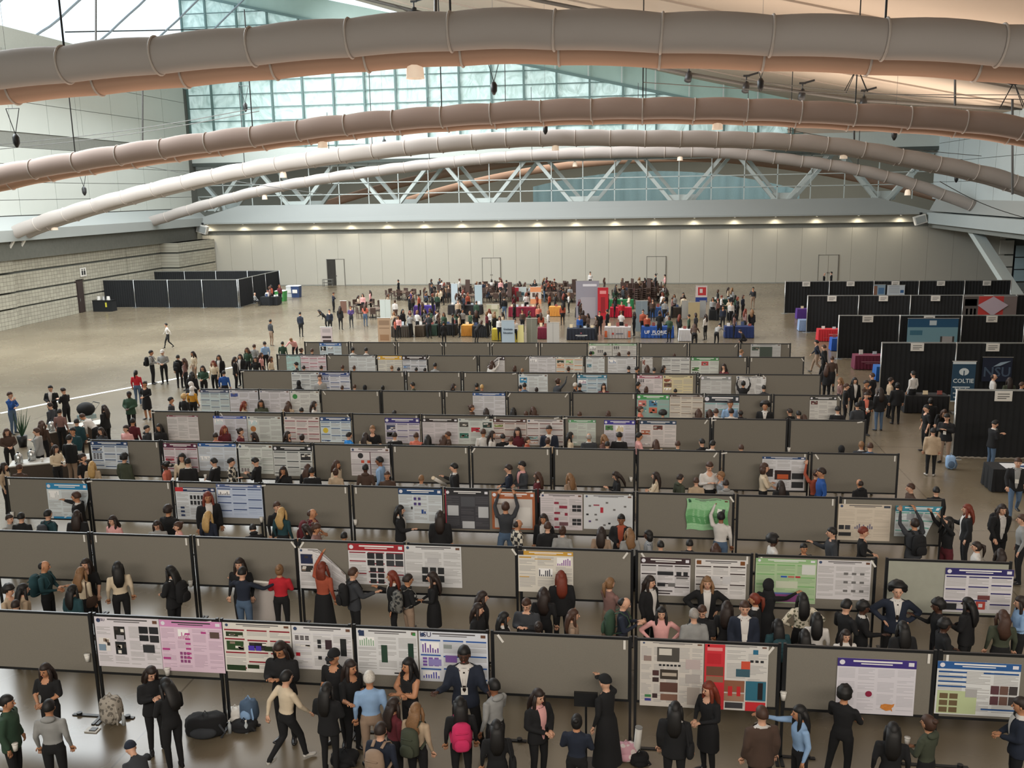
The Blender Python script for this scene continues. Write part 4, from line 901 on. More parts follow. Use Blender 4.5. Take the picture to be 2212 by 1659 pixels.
# tables under cloths
def table(label, x0, x1, y0, y1, H=.74):
    t = thing('folding_table', label, 'table', (x0, y0, 0))
    w_, d = x1 - x0, y1 - y0
    m = MB(); m.box(0, 0, H - .04, w_, d, H); m.build('tabletop', M('table_laminate', '#8a7a66', .5, .1), t)
    for lx in (.08, w_ - .12):
        for ly in (.06, d - .1): m = MB(); m.box(lx, ly, 0, lx + .04, ly + .04, H - .04); m.build('leg', BLACK, t)
    return t
CLM = {}
def cloth(label, x0, x1, y0, y1, col, H=.75, txt=None, tcol='#d8d8d8', flare=.05, runner=None):
    w_, d = x1 - x0, y1 - y0; m = MB(); n = 26
    m.box(-.01, -.01, H, w_ + .01, d + .01, H + .012)
    P = [(-.01 + (w_ + .02) * i / n, -.01) for i in range(n)] + [(w_ + .01, -.01 + (d + .02) * i / 8) for i in range(8)] + [(w_ + .01 - (w_ + .02) * i / n, d + .01) for i in range(n)] + [(-.01, d + .01 - (d + .02) * i / 8) for i in range(8)]
    b = len(m.v)
    for i, (x, y) in enumerate(P):
        cx, cy = x - w_ / 2, y - d / 2; k = 1 + flare * (1 + .7 * math.sin(i * 2.2)) 
        m.v += [(x, y, H + .006), (w_ / 2 + cx + math.copysign(flare * (.6 + .5 * math.sin(i * 2.1)), cx) * (abs(cx) > w_ / 2 - .02), d / 2 + cy + math.copysign(flare * (.6 + .5 * math.sin(i * 2.1)), cy) * (abs(cy) > d / 2 - .02), .03)]
    for i in range(len(P)): j = (i + 1) % len(P); m.face((b + 2 * i, b + 2 * i + 1, b + 2 * j + 1, b + 2 * j))
    o = m.build('tablecloth', M('cloth_' + col.strip('#'), col, .85, .1, 4.), None); o.location = (x0, y0, 0)
    tag(o, label, 'tablecloth', 'table cloths')
    if txt: lettering(txt, .3 * min(1, w_ / 1.9), M('ink' + tcol.strip('#'), tcol, .7, 0), o, (w_ * .5, -.09, H * .55), bold=.006)
    return o
TABLES = []; LASTC = [None]
def ctable(u0, u1, vb, col, lab, txt=None, tcol='#d8d8d8', depth=.75, goods=3, bars=()):
    a, b = onz(u0, vb), onz(u1, vb); y = min(a.y, b.y) + .05
    x0, x1 = a.x, b.x
    table('folding table hidden under the ' + lab, x0 + .04, x1 - .04, y + .03, y + depth - .03)
    LASTC[0] = cloth(lab + ' draped to the floor', x0, x1, y, y + depth, col, txt=txt, tcol=tcol)
    if bars:
        m = MB()
        for r in bars: P_rect(m, x1 - x0, .72, r[0], r[1], r[2], r[3], r[4], 70)
        m.build('printed_mark', CLOTHPRINT, bpy.data.objects[-1] if False else LASTC[0])
    TABLES.append(((x0 + x1) / 2, y + .4, lab))
    rg = random.Random(int(u0))
    for g in range(goods):
        gx = x0 + (x1 - x0) * (g + .5) / goods; c = rg.choice(['#cfcfcc', '#b8c4cc', '#8a4a44', '#d8c8a8', '#3a4a6a'])
        h = rg.uniform(.12, .28); m = MB(); m.box(-.1, -.02, 0, .1, .02, h, 0, c, mat=Matrix.Rotation(-.2, 4, 'X')); m.box(-.1, 0, 0, .1, .1, .01, 0, c)
        o = m.build('display_card', CLOTHPRINT, None, loc=(gx, y + .3 + rg.uniform(0, .25), .765)); tag(o, '%s small card standing on the %s' % (ORD[g], lab), 'card', 'cards on the exhibit tables')
ctable(846, 886, 729, '#3a332c', 'dark brown cloth left of the front exhibit row')
ctable(897, 915, 728, '#463c30', 'short brown cloth in the front exhibit row', goods=1)
ctable(921, 943, 726, '#23382c', 'dark green cloth in the front exhibit row', goods=1)
ctable(947, 984, 725, '#17181a', 'black cloth beside the orange runner')
ctable(997, 1019, 727, '#c98f3e', 'orange gold cloth in the front exhibit row', goods=1)
ctable(1021, 1053, 729, '#1a1c20', 'black cloth left of the yellow cloth')
ctable(1063, 1084, 736, '#b5a53c', 'mustard yellow cloth behind the back board row', goods=1)
ctable(1162, 1182, 733, '#6f1f36', 'maroon cloth between two grey banners', goods=2)
ctable(1225, 1286, 735, '#1d2330', 'navy black cloth with white wordmark', None, goods=4, bars=[(.3, .5, .72, .58, '#c8c8c8'), (.36, .64, .64, .68, '#7a8088'), (.47, .28, .53, .4, '#8a4a54')])
ctable(1306, 1362, 732, '#a8a4a4', 'pale grey cloth with orange corners', None, goods=3, bars=[(.28, .42, .36, .6, '#a83a34'), (.44, .48, .72, .56, '#4a4e60'), (0, .25, .1, .85, '#b85a34'), (.9, .25, 1, .85, '#b85a34')])
ctable(1386, 1455, 731, '#1f4a94', 'bright blue cloth lettered UF', 'UF  FLORIDA', goods=4, bars=[(.3, .62, .68, .68, '#b8c4d4')])
ctable(1467, 1492, 738, '#c6c8cc', 'white cloth with a green top', goods=1)
ctable(1566, 1628, 731, '#1d3060', 'navy cloth at the right of front exhibit row', goods=4)
ctable(1099, 1156, 685, '#7a1a30', 'wine red cloth in the middle exhibit row', goods=5)
ctable(1186, 1216, 684, '#c98a3c', 'orange scarf cloth in the middle exhibit row', goods=1)
ctable(894, 908, 682, '#4a2f78', 'small purple cloth at left of middle row', goods=1)
ctable(911, 936, 681, '#3f2f80', 'violet cloth right of small purple one', goods=2)
ctable(968, 1040, 680, '#1f1d1f', 'long black cloth in the middle exhibit row', goods=5)
ctable(1243, 1298, 686, '#2c2b30', 'charcoal cloth under the tall grey banner', goods=3)
ctable(1318, 1364, 686, '#b51a34', 'crimson cloth right of the tall red banner', goods=4)
ctable(1400, 1443, 686, '#32548a', 'steel blue cloth in the middle exhibit row', goods=3)
ctable(1533, 1553, 692, '#17191b', 'black and white cloth, left half, middle row', goods=1)
ctable(1573, 1592, 692, '#1b1d1f', 'black and white cloth, right half, middle row', goods=1)
ctable(1316, 1368, 668, '#1f6a3c', 'green cloth behind the crimson one', goods=3)
ctable(1540, 1582, 668, '#17352c', 'dark green cloth behind the black pair', goods=3)
ctable(1450, 1476, 686, '#3a332c', 'brown cloth right of steel blue one', goods=1)
ctable(1768, 1815, 738, '#b3232c', 'red cloth behind the middle booth drape', goods=2, bars=[(.45, .3, .9, .4, '#c86a70'), (.2, .62, .8, .67, '#a84a50')])
ctable(1797, 1813, 759, '#1f4fa0', 'blue cloth peeking behind the middle booth drape', goods=1)
ctable(1847, 1908, 799, '#64233a', 'burgundy cloth behind the second booth drape', goods=2, bars=[(.2, .35, .9, .42, '#9a6a78'), (.35, .48, .8, .54, '#8a5a68')])
ctable(1893, 1907, 825, '#1f5aa0', 'bright blue cloth peeking behind second booth drape', goods=0)
ctable(1722, 1746, 690, '#4a2a78', 'purple cloth behind the fourth booth drape', goods=1)
ctable(1727, 1746, 716, '#7f93b4', 'blue and white patterned cloth behind fourth drape', goods=0)
ctable(1955, 2047, 893, '#16171a', 'wide black cloth table before the nearest booth', goods=3)
p = onz(2127, 1058); table('folding table under the black cloth at the right edge', 11.25, 13.0, 30.7, 31.45)
cloth('black cloth at the right edge carrying a white sheet', 11.2, 13.05, 30.65, 31.5, '#121417')
m = MB(); m.box(0, 0, 0, 1.25, .6, .004, 0, '#c8cacc'); m.poly([(.45, .2, .008), (.62, .1, .008), (.85, .22, .008), (.72, .3, .008), (.8, .42, .008), (.6, .34, .008), (.42, .4, .008), (.5, .3, .008)], 0, '#26406a')
o = m.build('paper_sheet', CLOTHPRINT, None, loc=(11.6, 30.75, .767)); tag(o, 'white sheet with blue star emblem on the black table', 'sheet')
# banners in the exhibit area
def banner(lab, u0, u1, vt, vb, col, rects=(), txt=None, tcol='#3a4a6a', ts=.2, dy=0):
    base = onz((u0 + u1) / 2, vb); t, W_, H = panel_sheet(lab, u0, u1, vt, vb, base.y + dy, col, rects, name='standing_banner')
    if txt:
        for i, s in enumerate(txt.split('|')): lettering(s, ts, M('ink' + tcol.strip('#'), tcol, .7, 0), t, (W_ / 2, -.03, H * (.62 - .16 * i)), bold=.004)
    return t
banner('tall grey banner with white circle over the charcoal table', 1244, 1294, 607, 690, '#8f8d98', [(.2, .42, .85, .95, '#a09ca4'), (.3, .08, .9, .14, '#d0d0d6')], dy=.6)
banner('tall narrow red banner in the exhibit area', 1291, 1314, 621, 690, '#b3202c', [(.2, .1, .8, .2, '#d88a8a'), (.3, .3, .7, .8, '#8a1822')])
banner('light blue banner reading Graduate Education', 1083, 1111, 692, 742, '#a9bccb', txt='Graduate|Education', tcol='#24384e', ts=.16)
banner('pale yellow banner beside the light blue one', 1112, 1131, 702, 741, '#e0dc9c', [(0, 0, .3, 1, '#b5a53c')])
banner('plain grey banner left of the maroon cloth', 1137, 1160, 688, 740, '#77796f', [(.45, 0, .5, 1, '#8f9186')])
banner('white pleated banner right of the maroon cloth', 1181, 1208, 697, 740, '#b9bab8', [(.48, 0, .52, 1, '#9a9c9a')])
banner('beige wooden display board at the left of exhibits', 815, 843, 687, 738, '#a88f76', [(.1, .1, .9, .3, '#8a725c'), (.1, .4, .9, .45, '#8a725c'), (.15, .7, .85, .95, '#8f6f52')])
banner('white column banner left of the tables', 820, 843, 648, 690, '#b4bcb8', [(.48, 0, .52, 1, '#9aa29c')])
banner('pink white sandwich board among the left group', 692, 717, 707, 745, '#b9aeb0', [(.15, .1, .85, .3, '#a0989a'), (.12, .5, .88, .62, '#3a3032'), (.16, .72, .9, .84, '#3a3032')])
banner('white vertical banner at left of brown chairs', 974, 988, 613, 662, '#aebcc4')
banner('second white vertical banner among brown chairs', 1025, 1041, 616, 664, '#9fb0b8')
banner('orange and white framed poster above wine table', 1145, 1169, 620, 656, '#b8b0a8', [(0, 0, 1, .3, '#c9855a'), (0, .72, 1, 1, '#c9855a'), (.2, .35, .45, .6, '#4a3a34')])
banner('red arrow and white sign above the wine table', 1104, 1137, 621, 650, '#a8b0ae', [(0, 0, .5, 1, '#9a2430'), (.65, .35, .85, .6, '#2a4a54')])
banner('tan fabric panel between two grey posters', 1487, 1512, 653, 690, '#a89a78')
banner('left grey poster beside the tan panel', 1473, 1487, 650, 688, '#9a9a96')
banner('right grey poster beside the tan panel', 1512, 1525, 650, 686, '#9a9c9c')
banner('white poster with red rings above a blue panel', 1503, 1528, 617, 652, '#c0b4b0', [(.2, .1, .9, .6, '#a8282c'), (.35, .2, .6, .45, '#c0b4b0', 1), (0, .72, 1, 1, '#22387a')], )
banner('long grey drape panel left of the blue UF table', 1373, 1399, 650, 716, '#74828a', [(.5, 0, .53, 1, '#8a989e')])
banner('brown easel backdrop behind the left group', 735, 748, 650, 676, '#6a4c40')
banner('cream poster left of the maroon group', 1051, 1077, 658, 708, '#a9a78c', [(.1, .2, .9, .3, '#8a8a70'), (.4, 0, .9, .2, '#c0bca8')])
# round seating with brown chairs
CHM = M('brown_chair_fabric', '#43322b', .8, .15)
m = MB(); m.box(-.23, -.23, .42, .23, .23, .48); m.box(-.22, .19, .5, .22, .24, .92)
for a in (-.2, .2):
    for b in (-.2, .2): m.box(a - .015, b - .015, 0, a + .015, b + .015, .43)
CHAIR = m.mesh('chair', CHM)
m = MB(); m.tube([(0, 0, .71), (0, 0, .74)], .76, 24); RT = m.mesh('tabletop', M('brown_table_top', '#5a4335', .4, .15)); m = MB(); m.tube([(0, 0, 0), (0, 0, .71)], .05, 8); RTS = m.mesh('pedestal', BLACK)
m = MB(); m.tube([(0, 0, 0), (0, 0, .04)], .3, 12); RTB = m.mesh('base', BLACK)
RTAB = []
rg = random.Random(3)
for i, (u, v) in enumerate(((945, 652), (985, 640), (1012, 655), (1045, 640), (1072, 652), (1100, 637), (1128, 648), (1160, 640), (1190, 650), (1218, 638), (1235, 652), (955, 632), (1060, 630), (1200, 629), (1352, 648), (1384, 640), (1412, 650), (1368, 630), (1400, 630))):
    p = onz(u, v); lab = 'round brown seating table, %s' % (['leftmost nearest', 'behind the first white vertical banner', 'between the two white banners', 'behind the second white banner', 'right of the second white banner', 'behind the red arrow sign', 'behind the wine red table', 'behind the orange framed poster', 'behind the orange scarf table', 'left of the tall grey banner, farther', 'left of the tall grey banner, nearer', 'leftmost farthest', 'far middle near wall', 'far middle right near wall', 'right cluster nearest left', 'right cluster middle', 'right cluster nearest right', 'right cluster far left', 'right cluster far right'][i])
    t = thing('round_table', lab, 'table', (p.x, p.y, 0)); put('tabletop', RT, t); put('pedestal', RTS, t); put('base', RTB, t); RTAB.append(p)
    for k in range(7):
        a = 2 * PI * k / 7 + rg.random() * .4; r = 1.02 + rg.random() * .1
        o = put('chair', CHAIR, None, (p.x + r * math.cos(a), p.y + r * math.sin(a), 0), a - PI / 2)
        tag(o, 'brown padded chair at the ' + lab.replace(', ', ' '), 'chair', 'brown chairs at the ' + lab.replace(', ', ' '))
k2 = 0
for i, (u, v) in enumerate(((1346, 655), (1362, 657), (1378, 658), (1395, 656), (1412, 654), (1425, 650), (1350, 643), (1370, 644), (1405, 643), (1104, 652), (1012, 645), (1240, 645))):
    p = onz(u, v)
    for k in range(6):
        o = put('stacked_chair', CHAIR, None, (p.x, p.y + .04 * k, .17 * k), .3 * i)
        tag(o, 'brown chair in %s stack of the brown chair piles' % ORD[i], 'chair', 'chairs of the %s brown stack' % ORD[i])
# dining group left: two small tables with crossed legs
for i, (u, v) in enumerate(((805, 686), (787, 672), (862, 646), (880, 648))):
    p = onz(u, v); lab = ['nearer small round table in the left dining group', 'farther small round table in the left dining group', 'left catering table near the far wall', 'right catering table near the far wall'][i]
    t = thing('round_table', lab, 'table', (p.x, p.y, 0)); put('tabletop', RT, t); put('pedestal', RTS, t); put('base', RTB, t)
    for k in range(5):
        a = 2 * PI * k / 5; o = put('chair', CHAIR, None, (p.x + 1.05 * math.cos(a), p.y + 1.05 * math.sin(a), 0), a - PI / 2)
        tag(o, 'brown chair at the ' + lab, 'chair', 'chairs at the ' + lab)
# wooden crates and bins at left
def bin_(lab, u, v, col, w_, h, lid=True):
    p = onz(u, v); t = thing('waste_bin', lab, 'bin', p)
    m = MB(); m.tube([(0, 0, 0), (0, 0, h)], [w_ * .62, w_ * .72], 4, ref=(1, 1, 0)); m.build('body', M('bin_' + col.strip('#'), col, .6, .1), t)
    m = MB(); m.tube([(0, 0, h), (0, 0, h + .06)], [w_ * .76, w_ * .6], 4, ref=(1, 1, 0)); m.build('lid', WHITE if lid else BLACK, t)
    m = MB(); m.box(-w_ * .3, -w_ * .56, h * .4, w_ * .3, -w_ * .5, h * .7); m.build('printed_label', WHITE, t)
bin_('green bin beside the black left enclosure', 608, 650, '#3c8a44', .9, .95)
bin_('white bin between the green and the navy bins', 629, 641, '#c4c8c8', .7, 1.05)
bin_('navy and white recycling bin right of the enclosure', 641, 642, '#2c3f66', .8, 1.1)
p = onz(207, 672) + Vector((.9, 0, 0)); t = thing('drink_station', 'black skirted drink station before the left drape enclosure', 'table', (p.x, p.y, 0))
m = MB(); m.box(-.9, -.4, 0, .9, .4, .95); m.build('skirt', BLK, t); m = MB(); m.box(-.92, -.42, .95, .92, .42, .99); m.build('tabletop', BLACK, t)
for k in range(3): m = MB(); m.tube([(-.5 + .45 * k, 0, .99), (-.5 + .45 * k, 0, 1.3)], [.16, .13], 10); m.build('dispenser', WHITE if k != 1 else CHROME, t)
m = MB(); m.box(.3, -.43, .4, .45, -.41, .8); m.build('yellow_label', M('yellow_label', '#c6c040', .6, 0), t)
ctable(563, 599, 660, '#15171a', 'small black cloth by the left enclosure corner', goods=2)
m = MB(); m.box(0, 0, .5, 1.1, .5, .55); m.box(0, 0, .85, 1.1, .5, .9)
for x in (0, 1.05):
    for y in (0, .45): m.box(x, y, 0.1, x + .05, y + .05, .9)
p = onz(697, 622); o = m.build('service_cart', M('cart_metal', '#5f5f5a', .5, .1), None, loc=(p.x, p.y, 0)); tag(o, 'dark metal service cart beside the open far door', 'cart')

# coffee station at the left, pushchair, plant
def brown_table(lab, u, v, L, rz):
    p = onz(u, v, .75); t = thing('coffee_table', lab, 'table', (p.x, p.y, 0), rz)
    m = MB(); m.box(0, 0, .71, L, .8, .75); m.build('tabletop', M('white_linen', '#b9b9b4', .7, .05), t)
    m = MB(); m.box(.02, .02, 0, L - .02, .78, .71); m.build('skirt', M('brown_table_skirt', '#453c34', .85, .1), t)
    return t
t1_ = brown_table('brown skirted coffee table at the left edge behind third row', 18, 1008, 2.6, .45)
t2_ = brown_table('brown skirted coffee table farther up the left edge', 100, 936, 2.4, .9)
rg = random.Random(9)
for i, (u, v, k) in enumerate(((12, 972, 'urn'), (40, 975, 'urn'), (58, 968, 'cup'), (70, 980, 'cup'), (30, 992, 'cup'), (84, 972, 'box'), (110, 920, 'urn'), (125, 912, 'cup'), (140, 905, 'box'), (132, 926, 'cup'))):
    tt = t1_ if i < 6 else t2_; kk = i if i < 6 else i - 6; c_, s_ = math.cos(tt.rotation_euler.z), math.sin(tt.rotation_euler.z); lx, ly = .3 + .36 * kk, .25 + .3 * (kk % 2)
    q = Vector((tt.location.x + lx * c_ - ly * s_, tt.location.y + lx * s_ + ly * c_, .752))
    if k == 'urn':
        t = thing('coffee_urn', 'chrome coffee urn on the left coffee tables, %s along' % ORD[i if i < 2 else 2], 'urn', q)
        m = MB(); m.tube([(0, 0, 0), (0, 0, .04), (0, 0, .3), (0, 0, .38)], [.1, .13, .13, .05], 12); m.build('body', CHROME, t, True); m = MB(); m.tube([(0, 0, .38), (0, 0, .43)], .03, 8); m.build('lid_knob', BLACK, t); m = MB(); m.tube([(0, -.12, .08), (0, -.2, .06)], .02, 6); m.build('tap', BLACK, t)
    elif k == 'cup': o = put('paper_cup', CUPM, None, q, sc=1.1); tag(o, 'white coffee cup on the left coffee tables beside urn', 'cup', 'coffee cups at left')
    else: m = MB(); m.box(-.15, -.1, 0, .15, .1, .18); o = m.build('napkin_box', WHITE, None, loc=q); tag(o, 'white napkin box on the %s left coffee table' % ('nearer' if i < 6 else 'farther'), 'box')
p = onz(50, 965); t = thing('potted_plant', 'tall green spiky plant behind the left coffee table', 'plant', p)
m = MB(); m.tube([(0, 0, 0), (0, 0, .45)], [.14, .2], 12); m.build('pot', BLACK, t, True); LEAF = M('spiky_leaf', '#2f5038', .6, .3)
for k in range(14):
    a = k * 2.4; r = .1 + .15 * (k % 3); m = MB(); m.tube([(0, 0, .4), (r * .5 * math.cos(a), r * .5 * math.sin(a), .8), (r * math.cos(a), r * math.sin(a), 1.25 + .1 * (k % 4))], [.03, .025, .004], 4); m.build('leaf', LEAF, t)
p = onz(190, 925); t = thing('pushchair', 'pushchair with a big black hood among the left crowd', 'pushchair', p, -.5)
m = MB(); m.ell((0, 0, .85), (.42, .36, .3), 14, 8); m.build('hood', BLK, t, True)
m = MB(); m.box(-.25, -.3, .42, .25, .3, .6); m.build('seat', M('pale_blue_blanket', '#9fb8bc', .9, .1), t)
for x in (-.25, .25):
    for y in (-.3, .35): m = MB(); m.tube([(x - .02, y, .13), (x + .02, y, .13)], .13, 12, ref=(0, 1, 0)); m.build('wheel', BLACK, t)
    m = MB(); m.tube([(x, -.3, .15), (x, 0, .5), (x, .5, 1.05)], .015, 6); m.build('frame_tube', CHROME, t)
m = MB(); m.tube([(-.25, .5, 1.05), (.25, .5, 1.05)], .02, 6); m.build('handle', BLACK, t)
# ================================================================ people
SKIN = [M('skin_light', '#c99c82', .55, .06, 8.), M('skin_tan', '#b3805f', .55, .06, 8.), M('skin_brown', '#84563c', .55, .06, 8.), M('skin_dark', '#4a3024', .5, .06, 8.)]
EYE = M('eye_dark', '#1c1614', .3, 0); LIP = M('lip_red', '#9a4f48', .5, 0); SHOE = M('black_shoe', '#17171a', .4, .1)
SHOEW = M('white_shoe', '#b9b6b0', .6, .05)
CC = {'k': ('black', '#121316'), 'n': ('navy', '#1a2232'), 'w': ('white', '#c9c6c2'), 'c': ('cream', '#c9baa2'), 'y': ('grey', '#8c8d8c'), 'g': ('green', '#2c4434'), 'r': ('red', '#b01f2c'), 'm': ('maroon', '#5a1f28'),
      'p': ('pink', '#cf9a98'), 'b': ('blue', '#1f4a8c'), 'l': ('light blue', '#86a5c9'), 't': ('teal', '#1b3d44'), 'o': ('brown', '#46352c'), 'a': ('tan', '#8f7a68'), 'e': ('beige', '#ae9a82'), 'R': ('rust', '#9a4a34'),
      'u': ('purple', '#4a3a6a'), 'G': ('dark grey', '#32353a'), 'O': ('olive', '#3c4234'), 'C': ('coral', '#c06a58'), 'q': ('mauve', '#7d5f5a'), 'B': ('bright blue', '#1f78c0'), 'Y': ('mustard', '#c08a2c'), 'j': ('denim', '#4a5f78'), 'H': ('hot pink', '#c22a5c')}
for k_, (n_, h_) in list(CC.items()): M('cloth_wear_' + k_, h_, .9, .14, 9., bump=.15)
PAT = {'P': ('plaid', pattern_mat('cloth_wear_P', 'check', '#c8c2b4', '#2a2a2c', 9.)), 'F': ('floral', pattern_mat('cloth_wear_F', 'vor', '#c9c2b0', '#5a5a48', 16.)), 'M': ('camouflage', pattern_mat('cloth_wear_M', 'vor', '#6a6a66', '#26282a', 12.)), 'S': ('striped', pattern_mat('cloth_wear_S', 'stripe', '#b9b9b9', '#5a6a7a', 12.))}
def cm(c): return MATS['cloth_wear_' + c]
def cn(c): return CC[c][0] if c in CC else PAT[c][0]
HC = {'k': ('black', '#0f0d0d'), 'd': ('dark brown', '#241813'), 'b': ('brown', '#3f281c'), 'l': ('light brown', '#7a5a3c'), 'y': ('blond', '#b0905c'), 'r': ('red', '#6b2a18'), 'g': ('grey', '#8f8a84'), 'w': ('white', '#c2beb6')}
for k_, (n_, h_) in HC.items(): M('hair_' + k_, h_, .62, .4, 45., bump=.5)
def V3(*a): return Vector(a)
def mir(p): return Vector((-p[0], p[1], p[2]))
ARM = {'down': ((.225, -.03, 1.15), (.235, .06, .90)), 'clasp': ((.24, .03, 1.16), (.05, .24, 1.09)), 'cross': ((.235, .10, 1.17), (-.07, .21, 1.19)), 'phone': ((.225, .05, 1.15), (.07, .27, 1.27)),
       'raise': ((.25, .16, 1.60), (.17, .30, 1.86)), 'point': ((.27, .22, 1.38), (.32, .47, 1.45)), 'hip': ((.40, -.08, 1.19), (.19, .03, 1.02)), 'gest': ((.25, .09, 1.15), (.34, .33, 1.24)),
       'chin': ((.21, .14, 1.15), (.05, .17, 1.44)), 'wide': ((.38, .15, 1.25), (.52, .36, 1.30)), 'lap': ((.22, .10, 1.17), (.10, .33, 1.02)), 'swing': ((.24, .10, 1.17), (.22, .28, .98)), 'back': ((.25, -.14, 1.17), (.24, -.18, .92))}
LEG = {'st': ((.10, .02, .50), (.10, -.02, .09)), 'wd': ((.16, .02, .50), (.21, -.01, .09)), 'fw': ((.10, .17, .51), (.09, .25, .10)), 'bk': ((.10, .0, .50), (.10, -.30, .17)), 'sit': ((.12, .43, .50), (.12, .44, .09)), 'cro': ((.17, .34, .50), (.15, .10, .10)), 'bd': ((.12, .05, .50), (.12, -.05, .09))}
# pose: right arm, left arm, right leg, left leg, lean, head tilt, pelvis drop
POSE = {'st': ('down', 'down', 'st', 'st', 0, .05, 0), 'cl': ('clasp', 'clasp', 'st', 'st', 0, .12, 0), 'cr': ('cross', 'cross', 'st', 'wd', 0, .0, 0), 'ph': ('phone', 'phone', 'st', 'st', .04, .4, 0),
        'ra': ('raise', 'down', 'st', 'st', .03, -.2, 0), 'rl': ('down', 'raise', 'st', 'st', .03, -.2, 0), 'oh': ('raise', 'raise', 'st', 'wd', .02, -.3, 0), 'po': ('point', 'down', 'st', 'wd', .04, 0, 0), 'hp': ('hip', 'hip', 'wd', 'wd', 0, 0, 0),
        'ge': ('gest', 'down', 'st', 'st', 0, .05, 0), 'g2': ('gest', 'gest', 'st', 'wd', .05, .1, 0), 'ch': ('chin', 'cross', 'st', 'st', 0, .1, 0), 'wa': ('swing', 'back', 'fw', 'bk', .06, .05, .02), 'wi': ('down', 'down', 'wd', 'wd', 0, .1, 0),
        'si': ('lap', 'lap', 'sit', 'sit', .05, .15, .43), 'be': ('point', 'lap', 'bd', 'bd', .75, .1, .02), 'cu': ('lap', 'lap', 'cro', 'cro', .5, .2, .42), 'wo': ('wide', 'wide', 'st', 'st', .03, .15, 0)}
def tubepts(m, a, b, ra, rb, n=10):
    a, b = Vector(a), Vector(b); c = a.lerp(b, .5); m.tube([a - (b - a).normalized() * ra * .5, a, c, b, b + (b - a).normalized() * rb * .5], [ra * .7, ra, (ra + rb) / 2 * 1.03, rb, rb * .7], n)
def remesh(m, vox, smooth=4):
    me = m.mesh('tmp', []); o = bpy.data.objects.new('tmp', me); COL.objects.link(o)
    r = o.modifiers.new('r', 'REMESH'); r.mode = 'VOXEL'; r.voxel_size = vox
    s_ = o.modifiers.new('s', 'SMOOTH'); s_.factor = .5; s_.iterations = smooth
    dg = bpy.context.evaluated_depsgraph_get(); dg.update(); em = o.evaluated_get(dg).to_mesh()
    nv = len(em.vertices); co = np.empty(nv * 3, 'f'); em.vertices.foreach_get('co', co); co = co.reshape(-1, 3)
    fs = [tuple(p.vertices) for p in em.polygons]
    o.evaluated_get(dg).to_mesh_clear(); bpy.data.objects.remove(o); bpy.data.meshes.remove(me)
    return co, fs
BODY = {}
class Body: pass
def hand(m, w, d, side, sl=0):
    d = d.normalized(); up = Vector((0, 0, 1)); x = d.cross(up)
    if x.length < .2: x = Vector((side, 0, 0))
    x.normalize(); y = x.cross(d).normalized()
    if y.z > 0: y = -y
    m.tube([w - d * .02, w + d * .03, w + d * .085], [(.026, .02), (.038, .016), (.036, .013)], 8, sl, ref=x)
    for k in range(4):
        b = w + d * .08 + x * ((k - 1.5) * .019); L = (.062, .072, .068, .052)[k]
        m.tube([b, b + d * L * .5 + y * .008, b + d * L * .8 + y * .03], [.0095, .009, .007], 5, sl)
    b = w + d * .02 + x * (.034 * side)
    m.tube([b, b + d * .035 + x * (.02 * side), b + d * .065 + x * (.022 * side) + y * .01], [.012, .010, .008], 5, sl)
